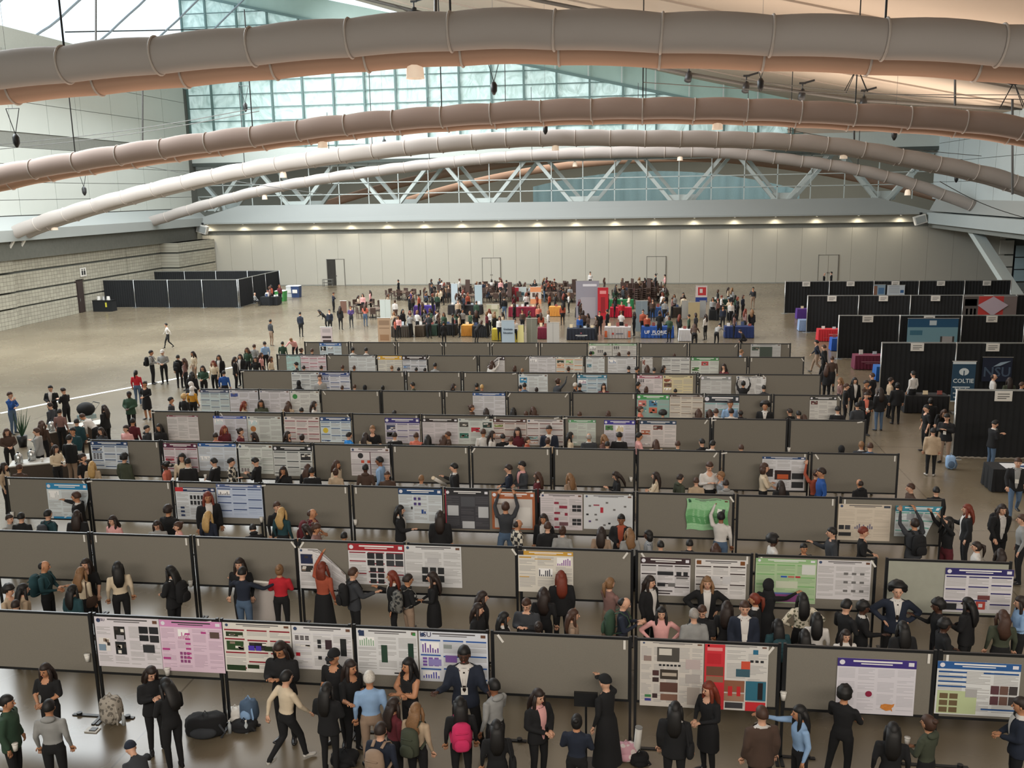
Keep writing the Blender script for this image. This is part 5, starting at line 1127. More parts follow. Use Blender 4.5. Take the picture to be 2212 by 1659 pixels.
def get_body(pk, lo=False):
    key = pk + ('_low' if lo else '')
    if key in BODY: return BODY[key]
    ar, al, lr, ll, lean, tilt, drop = POSE[pk]
    B = Body(); HIP = Vector((0, 0, .95 - drop)); R = Matrix.Rotation(-lean, 3, 'X')
    U = lambda p: HIP + R @ (Vector(p) - Vector((0, 0, .95)))
    B.U = Matrix.Translation(HIP) @ R.to_4x4() @ Matrix.Translation((0, 0, -.95))
    seg = []; m = MB()
    rings = [((0, 0, .84), (.10, .08)), ((0, 0, .90), (.165, .105)), ((0, 0, .98), (.16, .105)), ((0, .005, 1.08), (.135, .092)), ((0, .012, 1.22), (.155, .108)), ((0, .008, 1.33), (.17, .112)), ((0, -.005, 1.415), (.165, .085)), ((0, -.01, 1.455), (.09, .065)), ((0, -.005, 1.50), (.055, .055)), ((0, .005, 1.56), (.05, .052))]
    m.tube([U(p) for p, r in rings], [r for p, r in rings], 16)
    hc = U((0, .02, 1.635)); HR = Matrix.Rotation(-(lean * .45 + tilt), 4, 'X'); B.head = Matrix.Translation(hc) @ HR
    m.ell(hc, (.077, .096, .122), 16, 12, mat=HR); m.ell(B.head @ Vector((0, .03, -.07)), (.052, .058, .05), 10, 8, mat=HR)
    seg += [(1, U((0, 0, 1.06)), U((0, 0, 1.36)), .145), (1, U((-.13, 0, 1.41)), U((.13, 0, 1.41)), .07), (0, U((0, .0, 1.53)), hc, .075), (4, U((0, 0, .88)), U((0, 0, .95)), .16)]
    HN = []
    for s, a in ((1, ar), (-1, al)):
        e, w_ = ARM[a]; e = Vector(e); w_ = Vector(w_)
        if s < 0: e, w_ = mir(e), mir(w_)
        if s < 0 and a in ('cross',): w_ = w_ + Vector((0, .02, -.04))
        sh = U((s * .175, -.005, 1.405)); e = U(e); w_ = U(w_)
        if pk in ('be', 'cu', 'si'): pass
        tubepts(m, sh, e, .058, .046); tubepts(m, e, w_, .044, .029)
        seg += [(2, sh, e, .05), (3, e, w_, .036)]; HN.append((w_, w_ - e, s))
    for s, l in ((1, lr), (-1, ll)):
        k_, an = LEG[l]; k_ = Vector(k_); an = Vector(an)
        if s < 0: k_, an = mir(k_), mir(an)
        hp = Vector((s * .092, 0, .90 - drop))
        tubepts(m, hp, k_, .088, .060, 12); tubepts(m, k_, an, .060, .042, 12)
        seg += [(4, hp, k_, .075), (5, k_, an, .05)]
        fdir = Vector((s * .06, .17, 0)); z0 = max(an.z - .05, .035)
        toe = Vector((an.x, an.y, z0)) + fdir
        m.tube([Vector((an.x, an.y - .05, z0)), Vector((an.x, an.y + .02, z0 + .01)), Vector((an.x, an.y, z0 - .005)) + fdir * .65, toe], [(.036, .034), (.042, .042), (.047, .032), (.03, .02)], 10)
        seg.append((6, Vector((an.x, an.y - .03, z0)), toe, .05))
    co, fs = remesh(m, .045 if lo else .02, 2 if lo else 4)
    cen = np.array([co[list(f)].mean(0) for f in fs]); best = np.full(len(fs), 1e9); lab = np.zeros(len(fs), int)
    for sl, a, b, r in seg:
        a = np.array(a); b = np.array(b); d = b - a; t = np.clip(((cen - a) @ d) / (d @ d + 1e-9), 0, 1)
        q = np.linalg.norm(cen - (a + t[:, None] * d), axis=1) - r; k_ = q < best; best[k_] = q[k_]; lab[k_] = sl
    inv = np.array(B.U.inverted()); cl = cen @ inv[:3, :3].T + inv[:3, 3]
    lab[(lab == 1) & (cl[:, 1] > .03) & (np.abs(cl[:, 0]) < (cl[:, 2] - 1.34) * .75) & (cl[:, 2] > 1.385)] = 7
    x = MB(); x.v = [tuple(p) for p in co]; x.f = fs; x.m = lab.tolist(); x.c = [None] * len(fs)
    H = B.head
    if not lo:
        for w_, d, s in HN: hand(x, w_, d, s)
    def hp_(p): return H @ Vector(p)
    x.tube([hp_((0, .088, .02)), hp_((0, .112, -.02)), hp_((0, .096, -.032))], [.008, .014, .009], 6)
    for s in (() if lo else (-1, 1)):
        x.ell(hp_((s * .031, .086, .012)), (.013, .008, .008), 7, 5, 8, mat=HR); x.ell(hp_((s * .079, .0, -.01)), (.012, .02, .032), 7, 5, 0, mat=HR)
        x.box(-.016, -.003, 0, .016, .003, .005, 8, mat=Matrix.Translation(hp_((s * .032, .093, .034))) @ HR)
    if not lo: x.ell(hp_((0, .086, -.062)), (.02, .008, .007), 8, 5, 9, mat=HR)
    n = 10; B.mesh = x.mesh('body_' + key, [SKIN[0]] * n, True)
    B.top = U((0, 0, 1.63)) + Vector((0, .0, .127)); B.top = Vector((B.head.translation.x, B.head.translation.y, B.head.translation.z + .128)); B.U4 = B.U; B.seg = seg; B.pk = pk; B.arms = [(ar, 1), (al, -1)]; B.Uf = U; B.drop = drop; B.jk = {}
    BODY[key] = B
    return B
def get_jacket(B, kind):
    if kind in B.jk: return B.jk[kind]
    m = MB(); U = B.Uf; hem = {'j': .80, 'c': .80, 'l': .52}[kind]
    rings = [((0, 0, hem), (.20, .135)), ((0, 0, .92), (.19, .13)), ((0, .0, 1.05), (.165, .118)), ((0, .012, 1.22), (.175, .128)), ((0, .008, 1.33), (.19, .13)), ((0, -.005, 1.42), (.18, .10)), ((0, -.012, 1.475), (.095, .078))]
    if B.drop > .3: rings = rings[2:]
    m.tube([U(p) for p, r in rings], [r for p, r in rings], 18)
    for a, s in B.arms:
        e, w_ = map(Vector, ARM[a])
        if s < 0: e, w_ = mir(e), mir(w_)
        sh = U((s * .175, -.005, 1.405)); e, w_ = U(e), U(w_)
        tubepts(m, sh, e, .072, .060); tubepts(m, e, e.lerp(w_, .93), .058, .046)
    co, fs = remesh(m, .026, 3)
    inv = np.array(B.U4.inverted()); keep = []
    for f in fs:
        c = co[list(f)].mean(0) @ inv[:3, :3].T + inv[:3, 3]
        if c[2] > 1.455: continue
        keep.append(f)
    x = MB(); x.v = [tuple(p) for p in co]; x.f = keep; x.m = [0] * len(keep); x.c = [None] * len(keep)
    B.jk[kind] = x.mesh('jacket_' + B.pk, [SKIN[0]], True)
    return B.jk[kind]
def shell(m, r=(.086, .106, .131), c=(0, -.012, .014), low=-.55, face=.84, bump=0., seed=1, fz=.42, fy=.28):
    rg = random.Random(seed); ph = [rg.uniform(0, 6) for _ in range(4)]
    def fn(d):
        k = 1 + bump * (math.sin(9 * d.x + ph[0]) * math.sin(8 * d.y + ph[1]) + math.sin(11 * d.z + ph[2]) * .6)
        if d.y > fy and d.z < fz: k *= face
        if d.z < low: k *= .72
        return k
    m.ell(c, r, 18, 14, fn=fn)
HAIRM = {}
def get_hair(k):
    if k in HAIRM: return HAIRM[k]
    m = MB()
    if k == 'sh': shell(m, bump=.012, low=-.3)
    elif k == 'ba': shell(m, r=(.082, .100, .10), c=(0, -.02, -.005), face=.7, low=-.5, fz=.9, fy=-.1)
    elif k in ('lo', 'wv', 'po', 'bu', 'bo'):
        shell(m, bump=.01 if k != 'wv' else .02, low=-.8)
        if k in ('lo', 'wv'):
            j = .018 if k == 'wv' else 0
            m.tube([(0, -.04, .06), (j, -.09, -.06), (-j, -.115, -.18), (j, -.115, -.30), (0, -.09, -.42)], [(.085, .06), (.097, .055), (.105, .045), (.10, .038), (.055, .02)], 12)
            for s in (-1, 1): m.tube([(s * .07, .02, .05), (s * (.088 + j), .015, -.07), (s * .09, .03, -.18), (s * (.085 + j), .045, -.30)], [.025, .03, .028, .01], 7)
        if k == 'bo': m.tube([(0, -.02, .03), (0, -.04, -.06), (0, -.04, -.15)], [(.095, .08), (.10, .078), (.092, .06)], 14)
        if k == 'po': m.tube([(0, -.09, .06), (0, -.15, .03), (0, -.155, -.1), (0, -.13, -.26)], [.03, .038, .034, .01], 8)
        if k == 'bu': m.ell((0, -.105, .07), (.045, .045, .042), 10, 8)
    elif k == 'cu': shell(m, r=(.108, .122, .145), c=(0, -.015, .03), bump=.07, face=.72, low=-.6, fz=.2); 
    elif k == 'af': shell(m, r=(.155, .15, .15), c=(0, -.035, .055), bump=.05, face=.55, low=-.6, fz=.25, fy=.5)
    elif k == 'ca': shell(m, r=(.092, .11, .12), c=(0, -.008, .03), low=-.2, face=.8, fz=.15); m.poly([(.07 * math.cos(a), .09 + .09 * math.sin(a), .045) for a in [PI * i / 8 for i in range(9)]]); m.poly([(.07 * math.cos(a), .09 + .09 * math.sin(a), .036) for a in [PI * (8 - i) / 8 for i in range(9)]])
    elif k == 'hi': shell(m, r=(.098, .115, .14), c=(0, -.01, .01), low=-2, face=.86, fz=.3, fy=.5); m.tube([(0, -.01, -.08), (0, 0, -.15), (0, 0, -.24), (0, 0, -.29)], [(.085, .09), (.10, .10), (.15, .12), (.16, .12)], 14)
    elif k == 'pf':
        shell(m, bump=.02, low=-.4)
        for s in (-1, 1): m.ell((s * .09, -.07, .07), (.055, .055, .055), 10, 8)
    HAIRM[k] = m.mesh('hair', [SKIN[0]], True)
    return HAIRM[k]
HW = {'sh': 'short {} hair', 'lo': 'long {} hair', 'wv': 'wavy long {} hair', 'po': '{} ponytail', 'bu': '{} hair bun', 'bo': '{} bob', 'cu': 'curly {} hair', 'af': 'big {} afro', 'ba': 'bald head', 'ca': '{} cap', 'hi': '{} headscarf', 'pf': 'two {} hair puffs'}
SF = {}
def get_front(kind):
    if kind in SF: return SF[kind]
    R_ = [(.80, .20, .135, 0), (.92, .19, .13, 0), (1.05, .165, .118, 0), (1.22, .175, .128, .012), (1.33, .19, .13, .008), (1.42, .18, .10, -.005), (1.475, .095, .078, -.012)]
    def surf(x, z):
        for a, b in zip(R_[:-1], R_[1:]):
            if a[0] <= z <= b[0]:
                t = (z - a[0]) / (b[0] - a[0]); rx, ry, yc = (a[i] + (b[i] - a[i]) * t for i in (1, 2, 3)); return yc + ry * math.sqrt(max(0, 1 - (x / rx) ** 2)) + .004
        return .1
    z0 = 1.06 if kind == 'u' else .90; m = MB(); n = 10
    for i in range(n + 1):
        z = z0 + (1.465 - z0) * i / n; w_ = .012 + .062 * ((z - z0) / (1.465 - z0)) ** (1.2 if kind == 'u' else .6)
        for j in range(-2, 3): x = w_ * j / 2; m.v.append((x, surf(x, z) + max(0, z - 1.33) * .16, z))
    for i in range(n):
        for j in range(4): a = i * 5 + j; m.face((a, a + 1, a + 6, a + 5))
    SF[kind] = m.mesh('shirt_front', [SKIN[0]], True)
    return SF[kind]
SK = {}
def get_skirt(kind):
    if kind in SK: return SK[kind]
    m = MB(); z1 = {'s': .50, 'x': .16}[kind]; n = 20
    for z, rx, ry in ((1.05, .142, .10), (.95, .178, .128), (.8, .195, .145), (z1, .20 if kind == 's' else .26, .155 if kind == 's' else .22)):
        for k in range(n):
            a = 2 * PI * k / n; q = 1 + (.04 * math.sin(5 * a) if z < .9 else 0); m.v.append((rx * q * math.cos(a), ry * q * math.sin(a), z))
    for i in range(3):
        for k in range(n): m.face((i * n + k, i * n + (k + 1) % n, (i + 1) * n + (k + 1) % n, (i + 1) * n + k))
    SK[kind] = m.mesh('skirt', [SKIN[0]], True)
    return SK[kind]
def setm(o, i, m): o.material_slots[i].link = 'OBJECT'; o.material_slots[i].material = m
def rbox(m, w_, d, h, c=(0, 0, 0)):
    c = Vector(c); m.tube([c + Vector((0, 0, z)) for z in (-h / 2, -h / 2 + .03, 0, h / 2 - .06, h / 2 - .01)], [(w_ * .40, d * .36), (w_ * .5, d * .5), (w_ * .52, d * .52), (w_ * .46, d * .44), (w_ * .3, d * .25)], 14)
BPM = {}
def bp_parts():
    if not BPM:
        m = MB(); rbox(m, .30, .19, .48, (0, -.215, 1.20)); BPM['body'] = m.mesh('body', [SKIN[0]], True)
        m = MB(); rbox(m, .23, .08, .22, (0, -.325, 1.10)); m.tube([(-.09, -.31, 1.30), (.09, -.31, 1.30)], .012, 6); BPM['pocket'] = m.mesh('pocket', [SKIN[0]], True)
        for s in (-1, 1):
            m = MB(); m.tube([(s * .075, -.13, 1.43), (s * .085, -.03, 1.478), (s * .095, .09, 1.41), (s * .11, .145, 1.28), (s * .165, .05, 1.12), (s * .14, -.14, 1.04)], [(.026, .009)] * 6, 6); BPM[s] = m.mesh('strap', [SKIN[0]], True)
    return BPM
ITEMS = []
PPL = []
FACE = {'B': 0, 'F': PI, 'L': PI / 2, 'R': -PI / 2, 'BL': .75, 'BR': -.75, 'FL': 2.35, 'FR': -2.35}
ACT = {'st': '', 'cl': 'clasping hands', 'cr': 'arms crossed', 'ph': 'looking at a phone', 'ra': 'one arm raised', 'rl': 'left arm raised', 'oh': 'both arms raised', 'po': 'pointing', 'hp': 'hands on hips', 'ge': 'gesturing', 'g2': 'gesturing with both hands', 'ch': 'hand at chin', 'wa': 'walking', 'wi': 'feet apart', 'si': 'seated', 'be': 'bending over', 'cu': 'crouching', 'wo': 'arms held out'}
FAW = {'B': 'seen from behind', 'F': 'facing the camera', 'L': 'facing left', 'R': 'facing right', 'BL': 'turned away to the left', 'BR': 'turned away to the right', 'FL': 'turned front left', 'FR': 'turned front right'}
def art(s): return ('an ' if s[0] in 'aeiou' else 'a ') + s
CROWD = []
def clear_ok(root, s, yr=None):
    if yr and not (yr[0] + .38 < root.y < yr[1] - .38): return False
    for r, d in enumerate(RY):
        if r and X0 - (5 if r == 1 else 6 if r == 2 else 7) * WB - .3 < root.x < X0 + (2 if r == 2 else 3) * WB + .3 and abs(root.y - d) < .40: return False
    if 4.9 < root.x < 7.8 and abs(root.y - RY[2]) < .4: return False
    for q in PPL:
        if (q[0] - root.x) ** 2 + (q[1] - root.y) ** 2 < .40 ** 2: return False
    return True
def person(line, place=None, yr=None, crowd=False):
    T = line.split(); u, v, h = float(T[0]), float(T[1]), float(T[2]); fc = T[3]; pk = T[4]; hr = T[5]; tp = T[6]; bt = T[7] if len(T) > 7 and T[7][0] in 'pxsw' and len(T[7]) == 2 else 'pk'
    ex = [t for t in T[7:] if t != bt]
    B = get_body(pk, crowd); rz = FACE[fc] + ((int(u * 7 + v * 3) % 11) - 5) * .05; Rz = Matrix.Rotation(rz, 3, 'Z')
    best = None
    for dk in (0, 1, -1, 2, -2, 3, -3, 4, -4, 5, -5, 6, -6, 7, -7, 8, -8, 9, -9, 10, -10, 11, -11):
        s = h / 175 * (1 + .016 * dk); p = onz(u, v, s * B.top.z); off = Rz @ Vector((B.top.x * s, B.top.y * s, 0)); root = Vector((p.x - off.x, p.y - off.y, 0))
        if best is None: best = (root, s)
        if clear_ok(root, s, yr): best = (root, s); break
    else:
        print('NOCLEAR', line)
    root, s = best; PPL.append((root.x, root.y))
    g = [t for t in ex if re_skin(t)]; si = int(g[0]) if g else (int(u * 3 + v) % 7 > 4) * 1
    if crowd:
        kind, colr = tp[0], tp[1]; skin = SKIN[si]; top = cm(colr)
        mats = [skin, top, top, top, cm(bt[1]), cm(bt[1]), SHOE, cm('w') if kind in 'ju' else skin, EYE, LIP]
        MW = Matrix.Translation(root) @ Matrix.Rotation(rz, 4, 'Z') @ Matrix.Scale(s, 4); hk, hc = hr[:2], hr[2:] or 'k'
        CROWD.append((B.mesh, MW, mats)); CROWD.append((get_hair(hk), MW @ B.head, [cm(hc) if hk in ('ca', 'hi') else MATS['hair_' + hc]]))
        return None
    o = put('person', B.mesh, None, root, rz, (s * 1.10, s * 1.12, s))
    kind, colr = tp[0], tp[1]; shirt = tp.split('/')[1] if '/' in tp else 'w'
    skin = SKIN[si]; top = cm(colr); bot = cm(bt[1]) if bt[0] != 'w' else skin
    inner = cm(shirt) if kind in 'ju' else top
    sleeve = top if kind not in 'ju' else cm(colr)
    slots = [skin, inner, sleeve, sleeve, cm(bt[1]), cm(bt[1]), SHOE, skin, EYE, LIP]
    if kind == 't': slots[3] = skin
    if kind in 'vD': slots[2] = slots[3] = skin
    if kind == 's' or kind == 'h' or kind == 'c': slots[7] = top if (int(u) % 3) else skin
    if kind == 'u': slots[7] = cm(shirt)
    if kind == 'j': slots[7] = inner
    if bt[0] in 'sx': slots[4] = slots[5] = MATS['cloth_wear_k'] if (int(u) % 2) else skin
    if 'ws' in ex: slots[6] = SHOEW
    for i, m_ in enumerate(slots): setm(o, i, m_)
    hk, hc = hr[:2], hr[2:] or 'k'
    ho = put('cap' if hk == 'ca' else 'headscarf' if hk == 'hi' else 'hair', get_hair(hk), o); ho.matrix_local = B.head @ Matrix.Diagonal((1.06, 1.06, 1.05, 1))
    setm(ho, 0, cm(hc) if hk in ('ca', 'hi') else M('hair_' + hc, '#000000'))
    if kind in 'ju' or kind == 'c':
        j = put('jacket', get_jacket(B, 'j' if kind in 'ju' else 'c'), o); setm(j, 0, top)
        if kind in 'ju': q = put('shirt_front', get_front(kind), o); q.matrix_local = B.U; setm(q, 0, cm(shirt))
    if kind == 'u' or 'tie' in ex:
        m = MB(); m.poly([(-.012, .118, 1.42), (.012, .118, 1.42), (.018, .148, 1.30), (.024, .150, 1.14), (0, .146, 1.10), (-.024, .150, 1.14), (-.018, .148, 1.30)][::-1]); q = m.build('tie', [EYE], o); q.matrix_local = B.U
    if kind == 'h':
        m = MB(); m.ell((0, -.075, 1.475), (.11, .06, .055), 12, 8); q = m.build('hood', [top], o, True); q.matrix_local = B.U
    if kind in 'dD' or bt[0] in 'sx':
        q = put('skirt', get_skirt('x' if bt[0] == 'x' else 's'), o); setm(q, 0, top if kind in 'dD' else cm(bt[1]))
        if kind in 'dD': setm(o, 4, top)
    if 'lan' in ex:
        m = MB(); m.tube([(-.06, .10, 1.44), (-.01, .135, 1.18)], .006, 4); m.tube([(.06, .10, 1.44), (.01, .135, 1.18)], .006, 4); m.box(-.045, .14, 1.06, .045, .146, 1.18, 1); q = m.build('badge', [cm('m'), WHITE], o); q.matrix_local = B.U
    nm = None
    MW = Matrix.Translation(root) @ Matrix.Rotation(rz, 4, 'Z') @ Matrix.Diagonal((s * 1.10, s * 1.12, s, 1))
    for t in ex:
        if t[:2] == 'bp' and len(t) == 3:
            nm = 'carrying a ' + cn(t[2]) + ' backpack'
            b = put('backpack', None); b.matrix_world = MW @ B.U; P_ = bp_parts()
            for key, nn in (('body', 'body'), ('pocket', 'pocket'), (-1, 'strap'), (1, 'strap')):
                q = put(nn, P_[key], b); setm(q, 0, cm(t[2]))
            ITEMS.append((b, cn(t[2]) + ' backpack', 'backpack', o))
        if t[:2] == 'bg' and len(t) == 3:
            b = put('shoulder_bag', None); b.matrix_world = MW @ B.U
            m = MB(); rbox(m, .12, .30, .26, (.24, -.02, .98)); m.build('body', [cm(t[2])], b, True)
            m = MB(); m.tube([(.22, -.12, 1.08), (.16, -.06, 1.47), (.22, .08, 1.08)], [(.015, .006)] * 3, 6); m.build('strap', [cm(t[2])], b)
            ITEMS.append((b, cn(t[2]) + ' shoulder bag', 'bag', o))
        if t == 'tube':
            b = put('poster_tube', None); b.matrix_world = MW @ B.U
            m = MB(); m.tube([(.05, .26, 1.08), (-.55, .5, 1.5)], .05, 10); m.build('tube', WHITE, b, True); m = MB(); m.tube([(-.55, .5, 1.5), (-.57, .508, 1.515)], .054, 10); m.build('end_cap', [cm('c')], b)
            ITEMS.append((b, 'white poster tube', 'tube', o))
        if t == 'cup':
            ar_ = POSE[pk][0]; w_ = B.Uf(ARM[ar_][1]); b = put('coffee_cup', CUPM, None, MW @ (w_ + Vector((-.02, .09, -.02))), sc=1.1); ITEMS.append((b, 'white paper coffee cup', 'cup', o))
        if t == 'pap':
            ar_ = POSE[pk][0]; w_ = B.Uf(ARM[ar_][1]); b = put('paper_sheet', None); b.matrix_world = MW @ Matrix.Translation(w_ + Vector((-.04, .08, .02)))
            m = MB(); m.box(-.11, -.002, -.02, .11, .002, .27, mat=Matrix.Rotation(-.4, 4, 'X')); m.build('sheet', WHITE, b); ITEMS.append((b, 'white paper sheet', 'paper', o))
        if t == 'big':
            b = put('blank_poster', None); b.matrix_world = MW
            m = MB(); n = 12
            for i in range(n + 1):
                x_ = -.15 + .85 * i / n; y_ = .42 + .05 * math.sin(i * .8); m.v += [(x_ - .15, y_, .05), (x_, y_, 1.25)]
            for i in range(n): m.face((2 * i, 2 * i + 2, 2 * i + 3, 2 * i + 1))
            m.build('sheet', M('blank_back_paper', '#aaa4a0', .7, .05), b, True); m = MB(); m.tube([(-.15, .42, 1.25), (.7, .42, 1.27)], .03, 8); m.build('rolled_edge', WHITE, b)
            ITEMS.append((b, 'large blank poster sheet', 'poster', o))
    # label
    hw = HW[hk].format(cn(hc) if hk in ('ca', 'hi') else HC[hc][0]) if hk != 'ba' else 'bald head'
    wear = {'t': 'short sleeved top', 's': 'top', 'v': 'sleeveless top', 'j': 'jacket', 'u': 'suit', 'c': 'coat', 'h': 'hoodie', 'd': 'dress', 'D': 'sleeveless dress'}[kind]
    wear = art(cn(colr) + ' ' + wear)
    pl = place(root) if callable(place) else place
    c = ['person with %s in %s, %s' % (hw, wear, pl)]
    a_ = ACT[pk]
    if nm: c.append('person with %s, %s, %s' % (hw, nm, pl))
    if a_: c.append('person with %s in %s %s, %s' % (hw, wear, a_, pl))
    c.append('person with %s in %s %s, %s' % (hw, wear, FAW[fc], pl))
    c += ['%s person with %s in %s, %s' % (q, hw, wear, pl) for q in ('another', 'third such', 'fourth such', 'fifth such', 'sixth such')]
    lab = next((x for x in c if x not in LABELS and len(x.split()) <= 16), None) or next((x for x in c if x not in LABELS), c[0])
    if len(lab.split()) > 16:
        c2 = []
        for x in c:
            y = x.replace('person with ', 'person, ').replace(' in a ', ', ').replace(' in an ', ', ').replace('short sleeved top', 'top')
            if len(y.split()) > 16: y = y.replace(' in a ', ', ').replace('long dark brown hair', 'long brown hair').replace('seen from behind', 'back view').replace('turned away to the', 'turned')
            if len(y.split()) <= 16: c2.append(y)
        lab = next((x for x in c2 if x not in LABELS), c2[0] if c2 else lab)
    tag(o, lab, 'person', 'people at the poster fair')
    return o
def re_skin(t): return t in '0123' and len(t) == 1
def rowplace(zone):
    """short place phrase from the board nearest behind, in the given aisle"""
    def f(root):
        x = root.x
        k = int((x - X0 + (7 if zone > 2 else 6 if zone == 2 else 5) * WB) // WB); k = max(0, min(9, k))
        if zone == 0: return 'before front row board %s' % ORD[min(k, 7)] if False else 'before %s board of front row' % ORD[min(k, 7)]
        return 'behind %s board of %s row' % (ORD[k], ROWN[zone])
    return f

def build_crowd():
    if not CROWD: return
    vs = []; lv = []; ls = []; lt = []; mi = []; allm = []; off = 0; lo_ = 0
    for me, MW, mats in CROWD:
        nv = len(me.vertices); co = np.empty(nv * 3, 'f'); me.vertices.foreach_get('co', co); co = co.reshape(-1, 3)
        A_ = np.array(MW); co = co @ A_[:3, :3].T + A_[:3, 3]; vs.append(co)
        nl = len(me.loops); v_ = np.empty(nl, 'i'); me.loops.foreach_get('vertex_index', v_); lv.append(v_ + off)
        npl = len(me.polygons); a = np.empty(npl, 'i'); me.polygons.foreach_get('loop_start', a); ls.append(a + lo_)
        b = np.empty(npl, 'i'); me.polygons.foreach_get('loop_total', b); lt.append(b)
        c = np.empty(npl, 'i'); me.polygons.foreach_get('material_index', c); idx = []
        for m_ in mats:
            if m_ not in allm: allm.append(m_)
            idx.append(allm.index(m_))
        mi.append(np.array(idx)[np.minimum(c, len(idx) - 1)]); off += nv; lo_ += nl
    me = bpy.data.meshes.new('crowd'); V_ = np.concatenate(vs); L_ = np.concatenate(lv); S_ = np.concatenate(ls); T_ = np.concatenate(lt)
    me.vertices.add(len(V_)); me.vertices.foreach_set('co', V_.astype('f').ravel()); me.loops.add(len(L_)); me.loops.foreach_set('vertex_index', L_)
    me.polygons.add(len(S_)); me.polygons.foreach_set('loop_start', S_); me.polygons.foreach_set('loop_total', T_)
    for m_ in allm: me.materials.append(m_)
    me.polygons.foreach_set('material_index', np.concatenate(mi).astype('i')); me.polygons.foreach_set('use_smooth', np.ones(len(S_), bool)); me.update(calc_edges=True)
    o = put('crowd', me); tag(o, 'distant crowd of small people among the back boards and exhibit tables', 'crowd', None, 'stuff')
Z0 = '''96 1435 163 F cl lod tk pk 1
104 1513 172 B st shk hy pk
14 1503 170 R st shk cg pk cup
325 1440 165 FR ph lod ck pk
358 1467 168 BL ph lok sk pk
284 1606 150 BL be can tG pk
604 1386 186 F ph lod ck pk
618 1450 172 BR wa shk sc pk ws
720 1404 174 F st cak tk pk 1
757 1427 163 FR ge lod tk pk 1
705 1476 164 B cl lok ck pk
797 1451 178 B st shw sl pa
881 1423 166 FL cr lok vk pk 1
850 1509 162 BR st wvd sm pk
822 1562 168 B st shd sn pk bpa
898 1520 165 B st wvl se pk bpO
1002 1397 186 F g2 shk un pk 3 lan
993 1507 166 B st lok sk pk bpH
1066 1468 174 BL ge shk hy pk 2
1072 1557 160 B st lok hk pk bgk
1163 1490 168 FR cl lod jk/p pk 0
1246 1545 160 B cl buk sn pk
1307 1459 172 BL po cak dk xk 0
1459 1517 168 B st lok jk pk bgk
1531 1474 166 FL cl lor dk sk 0
1646 1527 176 B st shb uo pk
1727 1525 168 L po lok sl pk 1
1826 1484 172 BR cr cuk tk pk 1
1930 1562 168 B st lok sk pk
2006 1547 168 BL cl bub hO pk cup
2206 1508 174 L cl shd jn pk
'''
Z1 = '''95 1211 178 R cl bak st pk bpt
184 1208 170 F pa lod tk pk
174 1226 166 B st wvl sc pk bgo
156 1264 160 B st lok ct pk
18 1265 162 R cl cuk se pk
33 1297 152 B st shd sk pk
49 1262 160 BR st lok se pk
253 1214 172 BL st lok sc pk
367 1223 172 L cl lok jk/w pk bpk
516 1207 172 F st lod sk pk
523 1226 172 B wo shk sn pj big
603 1221 166 B cl bul sr pk
696 1214 166 B rl lor sR xk
763 1227 170 BR ge shb cG pk bpk
846 1234 166 L ge lor jk pk
881 1241 170 BR cl shd hk pa bpM
933 1236 168 L cl lod dk sk
1042 1278 168 R st lod ck pk
1033 1304 160 R st lod ck pk
1089 1323 160 R st lok jk pk
1137 1293 172 F ph shb cG pk
1174 1270 168 B st wvd sk pk
1212 1234 174 B st lor jk pk
1163 1344 150 B st bud sk pk
1239 1317 162 R st lob sa pk
1318 1249 170 BR cr pol sq pa
1349 1290 178 R ph bak sn pk bpg
1405 1245 170 FR st wvd jk pk
1429 1313 162 F hp lok sp pk
1528 1247 166 F hp wvl jk pk
1517 1308 164 F ph shb ck pk
1499 1316 160 B st shg cy pk
1571 1299 166 B st lod sk pk
1609 1300 170 F st shb jn pk lan
1630 1283 166 L st por jk pk
1661 1252 166 BR po hik dk xk
1681 1338 158 B st lok st pk bpt
1734 1281 168 B hp lok sF pk
1765 1324 158 B st lok sw pk
1739 1360 150 B st lok sk pk
1830 1296 176 BR cl shk sk pk
1866 1301 168 R ge cuk jk pk 3
1828 1362 150 F st lod sw pk 0
1940 1264 182 F hp afk un pk
1951 1343 165 B st lok ck pk
2027 1296 172 L ge cuk sk pk 3
2092 1292 172 BL cl lok ck pk 3
2042 1339 160 R cl cuk ck pk 3
2168 1319 168 B st wvb hO pk
2206 1289 170 L cl lod sl pk
'''
